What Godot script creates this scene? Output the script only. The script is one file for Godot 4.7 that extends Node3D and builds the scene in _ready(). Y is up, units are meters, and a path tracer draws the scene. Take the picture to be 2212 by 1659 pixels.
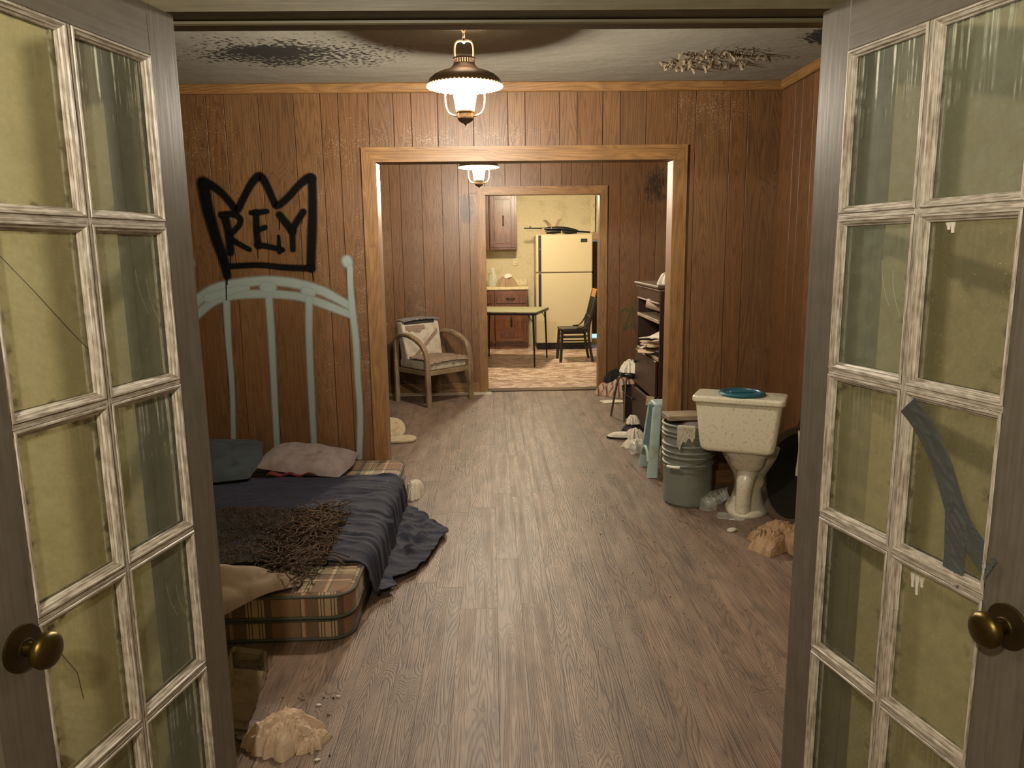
extends Node3D
# An abandoned flat seen through a pair of open glazed doors: a panelled room, a second room behind it, a kitchen at the end.

const CEIL := 2.449
const WALL1 := -4.596      # panelled wall with the wide opening
const WALL2 := -7.92       # panelled wall with the kitchen doorway
const NEARWALL := -1.86    # wall that carries the glazed doors

var M := {}
var T := {}
var taken := {}
var rng := RandomNumberGenerator.new()


func _ready() -> void:
	rng.seed = 7
	set_camera_and_light()
	make_textures()
	make_materials()
	build_shell()
	build_doors()
	build_lamps()
	build_graffiti()
	build_bed()
	build_toilet_corner()
	build_dining_room()
	build_kitchen()
	build_litter()


func set_camera_and_light() -> void:
	var cam := Camera3D.new()
	cam.name = "camera"
	cam.fov = rad_to_deg(2.0 * atan(829.5 / 1621.5))
	cam.position = Vector3(0, 1.49, 0)
	cam.rotation = Vector3(-0.1763, -0.0256, -0.0128)
	cam.near = 0.05
	cam.current = true
	add_child(cam)
	var e := Environment.new()
	e.background_mode = Environment.BG_COLOR
	e.background_color = Color(0.62, 0.82, 1.0)
	e.background_energy_multiplier = 1.6
	e.tonemap_mode = Environment.TONE_MAPPER_LINEAR
	e.tonemap_exposure = EXPOSURE
	e.ambient_light_source = Environment.AMBIENT_SOURCE_DISABLED
	e.sdfgi_enabled = true
	e.ssao_enabled = true
	e.ssil_enabled = true
	var w := WorldEnvironment.new()
	w.name = "environment"
	w.environment = e
	add_child(w)


const EXPOSURE := 1.0
const WARM := Color(1.0, 0.945, 0.865)
const ROOM_LAMP := 4.4
const DINING_LAMP := 6.2
const KITCHEN_LAMP := 6.0
const HALL_LAMP := 4.8


# ---------------------------------------------------------------- mesh building
class MB:
	var v := PackedVector3Array()
	var n := PackedVector3Array()
	var uv := PackedVector2Array()
	var uv2 := PackedVector2Array()
	var col := PackedColorArray()
	var ix := PackedInt32Array()
	var xf := Transform3D.IDENTITY
	var tint = null
	var wall_uv = null          # Callable(Vector3) -> Vector2 for the second UV set

	func vert(p: Vector3, nn: Vector3, t := Vector2.ZERO) -> int:
		var q := xf * p
		v.append(q)
		n.append((xf.basis * nn).normalized())
		uv.append(t)
		if wall_uv != null:
			uv2.append(wall_uv.call(q))
		if tint != null:
			col.append(tint)
		return v.size() - 1

	# points run counter-clockwise seen from outside
	func quad(a: Vector3, b: Vector3, c: Vector3, d: Vector3, ua := Vector2.ZERO, ub := Vector2.ZERO, uc := Vector2.ZERO, ud := Vector2.ZERO) -> void:
		var nn := (b - a).cross(c - a) + (c - a).cross(d - a)
		nn = nn.normalized()
		var i := vert(a, nn, ua)
		vert(b, nn, ub)
		vert(c, nn, uc)
		vert(d, nn, ud)
		ix.append_array([i, i + 2, i + 1, i, i + 3, i + 2])

	func tri(a: Vector3, b: Vector3, c: Vector3, ua := Vector2.ZERO, ub := Vector2.ZERO, uc := Vector2.ZERO) -> void:
		var nn := (b - a).cross(c - a).normalized()
		var i := vert(a, nn, ua)
		vert(b, nn, ub)
		vert(c, nn, uc)
		ix.append_array([i, i + 2, i + 1])

	# box whose UV runs along its longest axis (v) and across it (u); off shifts the grain
	func box(c: Vector3, s: Vector3, bevel := 0.0, off := Vector2.ZERO, along := -1) -> void:
		var h := s * 0.5
		var L := along
		if L < 0:
			L = s.max_axis_index()
		var b := minf(bevel, minf(h.x, minf(h.y, h.z)) * 0.9)
		for ax in 3:
			var a1 := (ax + 1) % 3
			var a2 := (ax + 2) % 3
			for sg in [-1.0, 1.0]:
				var q := []
				var t := []
				for k in [[-1, -1], [1, -1], [1, 1], [-1, 1]]:
					var p := Vector3.ZERO
					p[ax] = h[ax] * sg
					p[a1] = (h[a1] - b) * k[0]
					p[a2] = (h[a2] - b) * k[1]
					q.append(c + p)
					var al := L if L != ax else a1
					var ac := a1 if al != a1 else a2
					t.append(Vector2(p[ac] + c[ac], p[al] + c[al]) + off)
				if sg > 0:
					quad(q[0], q[1], q[2], q[3], t[0], t[1], t[2], t[3])
				else:
					quad(q[3], q[2], q[1], q[0], t[3], t[2], t[1], t[0])
		if b <= 0.0:
			return
		for ax in 3:              # twelve edges
			var a1 := (ax + 1) % 3
			var a2 := (ax + 2) % 3
			for s1 in [-1.0, 1.0]:
				for s2 in [-1.0, 1.0]:
					var q := []
					for k in [[-1, 0], [1, 0], [1, 1], [-1, 1]]:
						var p := Vector3.ZERO
						p[ax] = (h[ax] - b) * k[0]
						p[a1] = (h[a1] - (b if k[1] == 1 else 0.0)) * s1
						p[a2] = (h[a2] - (0.0 if k[1] == 1 else b)) * s2
						q.append(c + p)
					var tt := []
					for p in q:
						tt.append(Vector2(p[a1] + p[a2], p[L]) + off)
					if (q[1] - q[0]).cross(q[2] - q[0]).dot((q[0] + q[2]) * 0.5 - c) > 0:
						quad(q[0], q[1], q[2], q[3], tt[0], tt[1], tt[2], tt[3])
					else:
						quad(q[3], q[2], q[1], q[0], tt[3], tt[2], tt[1], tt[0])
		for sx in [-1.0, 1.0]:
			for sy in [-1.0, 1.0]:
				for sz in [-1.0, 1.0]:
					var g := Vector3(sx, sy, sz)
					var p0 := c + Vector3(h.x, h.y - b, h.z - b) * g
					var p1 := c + Vector3(h.x - b, h.y, h.z - b) * g
					var p2 := c + Vector3(h.x - b, h.y - b, h.z) * g
					if (p1 - p0).cross(p2 - p0).dot(g) > 0:
						tri(p0, p1, p2)
					else:
						tri(p0, p2, p1)

	# smooth surface through rows of points; wrap closes each row
	func grid(rows: Array, wrap := false, flip := false, us = 1.0, vs := 1.0, world_uv := false) -> void:
		var R := rows.size()
		var K: int = rows[0].size()
		var base := v.size()
		var cols := K + 1 if wrap else K
		for i in R:
			for jj in cols:
				var j := jj % K
				var i0 := maxi(i - 1, 0)
				var i1 := mini(i + 1, R - 1)
				var j0 := (j - 1 + K) % K if wrap else maxi(j - 1, 0)
				var j1 := (j + 1) % K if wrap else mini(j + 1, K - 1)
				var di: Vector3 = rows[i1][j] - rows[i0][j]
				var dj: Vector3 = rows[i][j1] - rows[i][j0]
				if dj.length_squared() < 1e-12:
					var ii := 1 if i == 0 else (R - 2 if i == R - 1 else i)
					dj = rows[ii][j1] - rows[ii][j0]
				var nn := dj.cross(di)
				if nn.length_squared() < 1e-16:
					nn = Vector3.UP
				nn = nn.normalized()
				if flip:
					nn = -nn
				var p: Vector3 = rows[i][j]
				vert(p, nn, Vector2(p.x, p.z) if world_uv else Vector2(us[jj] if us is Array else float(jj) / (cols - 1) * us, float(i) / (R - 1) * vs))
		for i in R - 1:
			for j in cols - 1:
				var a := base + i * cols + j
				var b := a + 1
				var c := a + cols
				var d := c + 1
				if flip:
					ix.append_array([a, b, d, a, d, c])
				else:
					ix.append_array([a, d, b, a, c, d])

	# flat-shaded version of grid, for creased paper
	func facets(rows: Array, flip := false) -> void:
		for i in rows.size() - 1:
			for j in rows[0].size() - 1:
				var a: Vector3 = rows[i][j]
				var b: Vector3 = rows[i][j + 1]
				var c: Vector3 = rows[i + 1][j + 1]
				var d: Vector3 = rows[i + 1][j]
				if flip:
					tri(a, c, b)
					tri(a, d, c)
				else:
					tri(a, b, c)
					tri(a, c, d)

	# turned shape: profile points (radius, height) from bottom to top give an outside surface
	func lathe(prof: Array, segs := 24, crease := 0.6) -> void:
		var part := [prof[0]]
		for k in range(1, prof.size()):
			part.append(prof[k])
			var cut := k == prof.size() - 1
			if not cut:
				var d0: Vector2 = (prof[k] - prof[k - 1]).normalized()
				var d1: Vector2 = (prof[k + 1] - prof[k]).normalized()
				cut = absf(d0.angle_to(d1)) > crease
			if cut:
				var rows := []
				for p in part:
					var ring := PackedVector3Array()
					for s in segs:
						var a := TAU * s / segs
						ring.append(Vector3(cos(a) * p.x, p.y, sin(a) * p.x))
					rows.append(ring)
				grid(rows, true, true)
				part = [prof[k]]

	# swept tube; r is a number or a list; side fixes one axis of a flattened section (rx along side, ry across)
	func tube(pts: Array, r, segs := 8, caps := true, side = null, ry := 0.0) -> void:
		var rows := []
		var prev := Vector3.ZERO
		for k in pts.size():
			var t: Vector3 = (pts[mini(k + 1, pts.size() - 1)] - pts[maxi(k - 1, 0)]).normalized()
			var a: Vector3
			if side != null:
				a = side
			elif k == 0:
				a = t.cross(Vector3.UP if absf(t.y) < 0.9 else Vector3.RIGHT).normalized()
			else:
				a = (prev - t * prev.dot(t)).normalized()
			prev = a
			var b := t.cross(a).normalized()
			var rr: float = r[k] if r is Array else r
			var rb: float = ry if ry > 0.0 else rr
			var ring := PackedVector3Array()
			for s in segs:
				var an := TAU * (s + 0.5) / segs
				var ca := cos(an)
				var sa := sin(an)
				if side != null and ry > 0.0:          # rounded-rectangle section
					ca = signf(ca) * pow(absf(ca), 0.45)
					sa = signf(sa) * pow(absf(sa), 0.45)
				ring.append(pts[k] + a * ca * rr + b * sa * rb)
			rows.append(ring)
		grid(rows, true, false)
		if caps:
			for e in [0, pts.size() - 1]:
				var c: Vector3 = pts[e]
				for s in segs:
					var p: Vector3 = rows[e][s]
					var q: Vector3 = rows[e][(s + 1) % segs]
					if e == 0:
						tri(c, q, p)
					else:
						tri(c, p, q)

	# polygon in x/z raised from y0 to y1 with rounded rims
	func slab(poly: PackedVector2Array, y0: float, y1: float, bevel := 0.0, steps := 3) -> void:
		if Geometry2D.is_polygon_clockwise(poly):
			poly.reverse()
		var K := poly.size()
		var rows := []
		var prof := []
		if bevel > 0.0:
			for s in steps + 1:
				var a := PI * 0.5 * s / steps
				prof.append(Vector2(bevel * (1.0 - sin(a)), y0 + bevel * (1.0 - cos(a))))
			for s in steps + 1:
				var a := PI * 0.5 * s / steps
				prof.append(Vector2(bevel * (1.0 - cos(a)), y1 - bevel * (1.0 - sin(a))))
		else:
			prof = [Vector2(0, y0), Vector2(0, y1)]
		var inset := []
		for k in K:
			var d0 := (poly[k] - poly[(k - 1 + K) % K]).normalized()
			var d1 := (poly[(k + 1) % K] - poly[k]).normalized()
			var nn := (Vector2(-d0.y, d0.x) + Vector2(-d1.y, d1.x)).normalized()
			var co := maxf(0.35, nn.dot(Vector2(-d0.y, d0.x)))
			inset.append(nn / co)
		for p in prof:
			var ring := PackedVector3Array()
			for k in K:
				var q: Vector2 = poly[k] + inset[k] * p.x
				ring.append(Vector3(q.x, p.y, q.y))
			rows.append(ring)
		if bevel > 0.0:
			var around := [0.0]
			for k in K:
				around.append(around[-1] + poly[k].distance_to(poly[(k + 1) % K]))
			grid(rows, true, true, around, y1 - y0)
		else:
			for k in K:
				quad(rows[0][(k + 1) % K], rows[0][k], rows[1][k], rows[1][(k + 1) % K])
		for e in [0, rows.size() - 1]:
			var flat := PackedVector2Array()
			for p in rows[e]:
				flat.append(Vector2(p.x, p.z))
			var tr := Geometry2D.triangulate_polygon(flat)
			for k in range(0, tr.size(), 3):
				var a: Vector3 = rows[e][tr[k]]
				var b: Vector3 = rows[e][tr[k + 1]]
				var c: Vector3 = rows[e][tr[k + 2]]
				var up := (b - a).cross(c - a).y > 0
				if up != (e > 0):
					var sw := b
					b = c
					c = sw
				tri(a, b, c, Vector2(a.x, a.z), Vector2(b.x, b.z), Vector2(c.x, c.z))

	# cloth: upper surface given by rows, a lower one thick metres below it, and rims
	func cloth(rows: Array, thick: float, flip := false) -> void:
		var R := rows.size()
		var K: int = rows[0].size()
		var low := []
		for i in R:
			var r := PackedVector3Array()
			for j in K:
				var di: Vector3 = rows[mini(i + 1, R - 1)][j] - rows[maxi(i - 1, 0)][j]
				var dj: Vector3 = rows[i][mini(j + 1, K - 1)] - rows[i][maxi(j - 1, 0)]
				var nn := dj.cross(di).normalized()
				if flip:
					nn = -nn
				r.append(rows[i][j] - nn * thick)
			low.append(r)
		grid(rows, false, flip, 1, 1, true)
		grid(low, false, not flip, 1, 1, true)
		var ring := []
		var under := []
		for j in K:
			ring.append(rows[0][j]); under.append(low[0][j])
		for i in range(1, R):
			ring.append(rows[i][K - 1]); under.append(low[i][K - 1])
		for j in range(K - 2, -1, -1):
			ring.append(rows[R - 1][j]); under.append(low[R - 1][j])
		for i in range(R - 2, 0, -1):
			ring.append(rows[i][0]); under.append(low[i][0])
		for k in ring.size():
			var k2 := (k + 1) % ring.size()
			if flip:
				quad(ring[k], ring[k2], under[k2], under[k])
			else:
				quad(ring[k2], ring[k], under[k], under[k2])


func commit(b: MB, called: String, m: Material, parent: Node = self) -> MeshInstance3D:
	var arr := []
	arr.resize(Mesh.ARRAY_MAX)
	arr[Mesh.ARRAY_VERTEX] = b.v
	arr[Mesh.ARRAY_NORMAL] = b.n
	arr[Mesh.ARRAY_TEX_UV] = b.uv
	if b.uv2.size():
		arr[Mesh.ARRAY_TEX_UV2] = b.uv2
	if b.col.size():
		arr[Mesh.ARRAY_COLOR] = b.col
	arr[Mesh.ARRAY_INDEX] = b.ix
	var am := ArrayMesh.new()
	am.add_surface_from_arrays(Mesh.PRIMITIVE_TRIANGLES, arr)
	return put_mesh(am, called, m, parent)


func put_mesh(am: Mesh, called: String, m: Material, parent: Node = self) -> MeshInstance3D:
	var o := MeshInstance3D.new()
	o.name = numbered(called) if parent == self else called
	o.mesh = am
	if m:
		o.material_override = m
	parent.add_child(o, true)
	return o


func numbered(called: String) -> String:
	var k: int = taken.get(called, 0)
	taken[called] = k + 1
	return called if k == 0 else "%s_%03d" % [called, k]


func thing(called: String, label: String, category: String, at := Vector3.ZERO, turn := 0.0, group := "") -> Node3D:
	var o := Node3D.new()
	o.name = numbered(called)
	o.position = at
	o.rotation.y = turn
	add_child(o)
	tag(o, label, category, group)
	return o


func tag(o: Node, label: String, category: String, group := "") -> Node:
	o.set_meta("label", label)
	o.set_meta("category", category)
	if group:
		o.set_meta("group", group)
	return o


func struct(b: MB, called: String, m: Material, parent: Node = self) -> MeshInstance3D:
	var o := commit(b, called, m, parent)
	if parent == self:
		o.set_meta("kind", "structure")
	return o


func bx(called: String, c: Vector3, s: Vector3, m: Material, parent: Node = self, bevel := 0.0, off := Vector2.ZERO, along := -1) -> MeshInstance3D:
	var b := MB.new()
	b.box(c, s, bevel, off, along)
	return commit(b, called, m, parent)


func noise(freq: float, sd: int, type := FastNoiseLite.TYPE_SIMPLEX_SMOOTH, oct := 3) -> FastNoiseLite:
	var f := FastNoiseLite.new()
	f.noise_type = type
	f.frequency = freq
	f.seed = sd
	f.fractal_octaves = oct
	f.fractal_type = FastNoiseLite.FRACTAL_FBM if oct > 1 else FastNoiseLite.FRACTAL_NONE
	return f


func curve(pts: Array, steps: int) -> Array:
	# smooth line through points (Catmull-Rom)
	var out := []
	for k in pts.size() - 1:
		var p0 = pts[maxi(k - 1, 0)]
		var p1 = pts[k]
		var p2 = pts[k + 1]
		var p3 = pts[mini(k + 2, pts.size() - 1)]
		for s in steps:
			out.append(p1.cubic_interpolate(p2, p0, p3, float(s) / steps))
	out.append(pts[-1])
	return out


func rounded(hx: float, hz: float, r: float, n := 5) -> PackedVector2Array:
	var p := PackedVector2Array()
	for q in 4:
		var c := Vector2((hx - r) * [1, -1, -1, 1][q], (hz - r) * [1, 1, -1, -1][q])
		for s in n + 1:
			var a := PI * 0.5 * (q + float(s) / n)
			p.append(c + Vector2(cos(a), sin(a)) * r)
	return p


# ---------------------------------------------------------------- textures (what surfaces are made of)
func nbytes(w: int, h: int, freq: float, sd: int, gw := 0, gh := 0, type := FastNoiseLite.TYPE_SIMPLEX_SMOOTH, oct := 3) -> PackedByteArray:
	# seamless noise of w x h pixels; made at gw x gh and stretched when those are given
	var f := noise(freq, sd, type, oct)
	var im := f.get_seamless_image(gw if gw else w, gh if gh else h, false, false, 0.15, true)
	im.convert(Image.FORMAT_L8)
	if gw and (gw != w or gh != h):
		im.resize(w, h, Image.INTERPOLATE_CUBIC)
	return im.get_data()


func tex(w: int, h: int, data: PackedByteArray, f := Image.FORMAT_RGB8) -> ImageTexture:
	return ImageTexture.create_from_image(Image.create_from_data(w, h, false, f, data))


# wood: u across the grain, v along it. rings = cathedral lines, fibre = fine streaks
func wood(w: int, h: int, sd: int, base: Color, dark: Color, rings: float, ring_amt: float, fibre_amt: float, blotch_amt: float, sharp: float, low := Vector2i(10, 4)) -> Array:
	var a := nbytes(w, h, 0.035, sd, w / low.x, h / (low.x * low.y), FastNoiseLite.TYPE_SIMPLEX_SMOOTH, 2)
	var fb := nbytes(w, h, 0.11, sd + 1, w, h / 32)
	var fc := nbytes(w, h, 0.3, sd + 3, w, h / 10)
	var bl := nbytes(w, h, 0.02, sd + 2, w / 4, h / 4)
	var lut := PackedFloat32Array()
	for k in 1024:
		lut.append(pow(0.5 + 0.5 * sin(TAU * k / 1024.0), sharp))
	var rgb := PackedByteArray()
	rgb.resize(w * h * 3)
	var hh := PackedByteArray()
	hh.resize(w * h)
	var kr := rings * 1024.0 / 255.0
	var br := base.r * 255.0
	var bg := base.g * 255.0
	var bb := base.b * 255.0
	var dr := dark.r * 255.0 - br
	var dg := dark.g * 255.0 - bg
	var db := dark.b * 255.0 - bb
	for i in w * h:
		var ring: float = lut[int(a[i] * kr + fb[i] * 0.9) & 1023]
		var fine: float = fb[i] * 0.55 + fc[i] * 0.45
		var t := ring * ring_amt + (fine - 118.0) / 255.0 * fibre_amt + (bl[i] - 127) / 255.0 * blotch_amt + 0.25
		t = clampf(t, 0.0, 1.0)
		rgb[i * 3] = int(br + dr * t)
		rgb[i * 3 + 1] = int(bg + dg * t)
		rgb[i * 3 + 2] = int(bb + db * t)
		hh[i] = int(clampf(205.0 - ring * 120.0 - (fine - 127.0) * 0.5, 0.0, 255.0))
	return [tex(w, h, rgb), tex(w, h, hh, Image.FORMAT_L8)]


# plaster or enamel: base colour with patches of a second colour where noise passes a level
func mottled(w: int, h: int, sd: int, base: Color, stain: Color, freq: float, level: float, soft: float, fine_amt: float, spots: Array = []) -> ImageTexture:
	var a := nbytes(w, h, freq, sd, 0, 0, FastNoiseLite.TYPE_SIMPLEX_SMOOTH, 5)
	var b := nbytes(w, h, 0.12, sd + 1, 0, 0, FastNoiseLite.TYPE_SIMPLEX_SMOOTH, 4)
	var rgb := PackedByteArray()
	rgb.resize(w * h * 3)
	for y in h:
		for x in w:
			var i := y * w + x
			var t := clampf((a[i] / 255.0 - level) / soft, 0.0, 1.0)
			var f := 1.0 + (b[i] - 127) / 255.0 * fine_amt
			for s in spots:      # [u, v, ru, rv, density, streak]: clusters of mould specks
				var du: float = (float(x) / w - s[0]) / s[2]
				var dv: float = (float(y) / h - s[1]) / s[3]
				var d := du * du + dv * dv
				if d < 1.0:
					var grain: float = b[i] / 255.0 * 0.65 + a[i] / 255.0 * 0.35
					if grain < s[4] * (1.0 - d) + 0.12:
						t = maxf(t, clampf((s[4] * (1.0 - d) + 0.12 - grain) * 9.0, 0.0, 0.92))
			var c := base.lerp(stain, t)
			rgb[i * 3] = int(clampf(c.r * f, 0, 1) * 255)
			rgb[i * 3 + 1] = int(clampf(c.g * f, 0, 1) * 255)
			rgb[i * 3 + 2] = int(clampf(c.b * f, 0, 1) * 255)
	return tex(w, h, rgb)


# dirt film on a pane: streaks running down, smears along the edges, paint specks
func grime(sd: int, film: Color, haze: float, streak: float, speck: float, edge: float, scratch := 0) -> ImageTexture:
	var w := 256
	var h := 512
	var st := nbytes(w, h, 0.07, sd, w, 12)
	var bl := nbytes(w, h, 0.012, sd + 1)
	var fi := nbytes(w, h, 0.16, sd + 2, 0, 0, FastNoiseLite.TYPE_SIMPLEX_SMOOTH, 2)
	var out := PackedByteArray()
	out.resize(w * h * 4)
	for y in h:
		var fy := float(y) / h
		for x in w:
			var i := y * w + x
			var fx := float(x) / w
			var ed := minf(minf(fx, 1.0 - fx) * 0.47, minf(fy, 1.0 - fy))       # distance to the edge
			var blo := bl[i] / 255.0
			var a := haze * (0.75 + 0.5 * blo)
			var top := clampf(1.15 - fy * 1.5 - blo * 0.9, 0.0, 1.0)
			var stv := clampf((st[i] / 255.0 - 0.5) * 3.2, 0.0, 1.0)
			var sa := streak * top * stv
			var c := film.lerp(Color(0.86, 0.88, 0.82), clampf(sa * 1.6, 0.0, 1.0))
			a += sa
			var em := clampf((0.03 + 0.16 * (blo - 0.5) + 0.02 * (fi[i] / 255.0 - 0.5) - ed) * 22.0, 0.0, 1.0) * edge * (0.45 + 0.5 * fi[i] / 255.0)
			c = c.lerp(Color(0.24, 0.22, 0.15), em)
			a += em * 0.6
			if fi[i] > 246 - speck * 50.0 and blo > 0.52 and speck > 0.0:
				c = Color(0.87, 0.86, 0.8)
				a = 0.85
			elif fi[i] < 14 and blo < 0.45:
				c = Color(0.1, 0.1, 0.06)
				a = 0.7
			out[i * 4] = int(c.r * 255)
			out[i * 4 + 1] = int(c.g * 255)
			out[i * 4 + 2] = int(c.b * 255)
			out[i * 4 + 3] = int(clampf(a, 0.0, 0.95) * 255)
	var im := Image.create_from_data(w, h, false, Image.FORMAT_RGBA8, out)
	for k in scratch:
		var x0 := 150 + k * 40
		for s in 150:
			im.set_pixel(clampi(x0 + int(0.0016 * s * s), 0, w - 1), 130 + s + k * 30, Color(0.86, 0.88, 0.84, 0.8))
	return ImageTexture.create_from_image(im)


func plaid() -> ImageTexture:
	var n := 512
	var line := []
	for x in n:
		var c := Color(0.48, 0.37, 0.26)
		var k := 0.55
		if x < 150:
			c = Color(0.52, 0.39, 0.275)
		elif x < 200:
			c = Color(0.17, 0.15, 0.15)
		elif x < 330:
			c = Color(0.84, 0.79, 0.66)
			if (x > 214 and x < 222) or (x > 236 and x < 244) or (x > 286 and x < 294) or (x > 308 and x < 316):
				c = Color(0.08, 0.07, 0.08)
		elif x < 420:
			c = Color(0.36, 0.28, 0.21)
		elif x < 428:
			c = Color(0.72, 0.30, 0.16)
		elif x < 452:
			c = Color(0.80, 0.74, 0.62)
		elif x < 460:
			c = Color(0.10, 0.09, 0.09)
		line.append(c)
	var f := nbytes(n, n, 0.25, 91)
	var d := PackedByteArray()
	d.resize(n * n * 3)
	for y in n:
		for x in n:
			var over := (int(x / 4) + int(y / 4)) % 2 == 0
			var c: Color = line[x].lerp(line[(y + 478) % n], 0.62 if over else 0.42)
			var g := 0.86 + 0.28 * (f[y * n + x] / 255.0 - 0.3)
			var i := (y * n + x) * 3
			d[i] = int(clampf(c.r * g, 0, 1) * 255)
			d[i + 1] = int(clampf(c.g * g, 0, 1) * 255)
			d[i + 2] = int(clampf(c.b * g, 0, 1) * 255)
	return tex(n, n, d)


# paint streaked along v, rubbed through to lighter and darker layers
func worn_paint(sd: int, base: Color, pale: Color, deep: Color) -> ImageTexture:
	var w := 256
	var h := 512
	var st := nbytes(w, h, 0.16, sd, w, 24)
	var bl := nbytes(w, h, 0.03, sd + 1)
	var fi := nbytes(w, h, 0.2, sd + 2)
	var d := PackedByteArray()
	d.resize(w * h * 3)
	for i in w * h:
		var t := (st[i] / 255.0 - 0.5) * 1.6 + (bl[i] / 255.0 - 0.5) * 0.9
		var c := base.lerp(pale, clampf(t * 1.5, 0.0, 1.0)) if t > 0 else base.lerp(deep, clampf(-t * 1.6, 0.0, 1.0))
		if fi[i] < 30 and bl[i] < 110:
			c = deep
		d[i * 3] = int(c.r * 255)
		d[i * 3 + 1] = int(c.g * 255)
		d[i * 3 + 2] = int(c.b * 255)
	return tex(w, h, d)


# marks on a panelled wall: pale dust specks and dark mould, clear elsewhere
func wall_marks(w: int, h: int, sd: int, dust: Array, mould: Array) -> ImageTexture:
	var a := nbytes(w, h, 0.35, sd, 0, 0, FastNoiseLite.TYPE_SIMPLEX_SMOOTH, 2)
	var b := nbytes(w, h, 0.03, sd + 1)
	var st := nbytes(w, h, 0.14, sd + 2, w, h / 6)
	var d := PackedByteArray()
	d.resize(w * h * 4)
	for y in h:
		for x in w:
			var i := y * w + x
			var u := float(x) / w
			var v := float(y) / h
			var al := 0.0
			var dark := false
			for s in dust:
				var q: float = pow((u - s[0]) / s[2], 2) + pow((v - s[1]) / s[3], 2)
				if q < 1.0 and a[i] / 255.0 > 1.0 - s[4] * (1.0 - q) * (0.35 + b[i] / 200.0):
					al = 0.24
			for s in mould:
				var q: float = pow((u - s[0]) / s[2], 2) + pow((v - s[1]) / s[3], 2)
				if q < 1.0:
					var g := st[i] / 255.0 * 0.25 + b[i] / 255.0 * 0.25 + a[i] / 255.0 * 0.5
					var k: float = clampf((s[4] * (1.0 - q) + 0.2 - g) * 5.0, 0.0, 0.8)
					if k > al:
						al = k
						dark = true
			d[i * 4] = 28 if dark else 205
			d[i * 4 + 1] = 22 if dark else 186
			d[i * 4 + 2] = 16 if dark else 156
			d[i * 4 + 3] = int(al * 255)
	return tex(w, h, d, Image.FORMAT_RGBA8)


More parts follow.
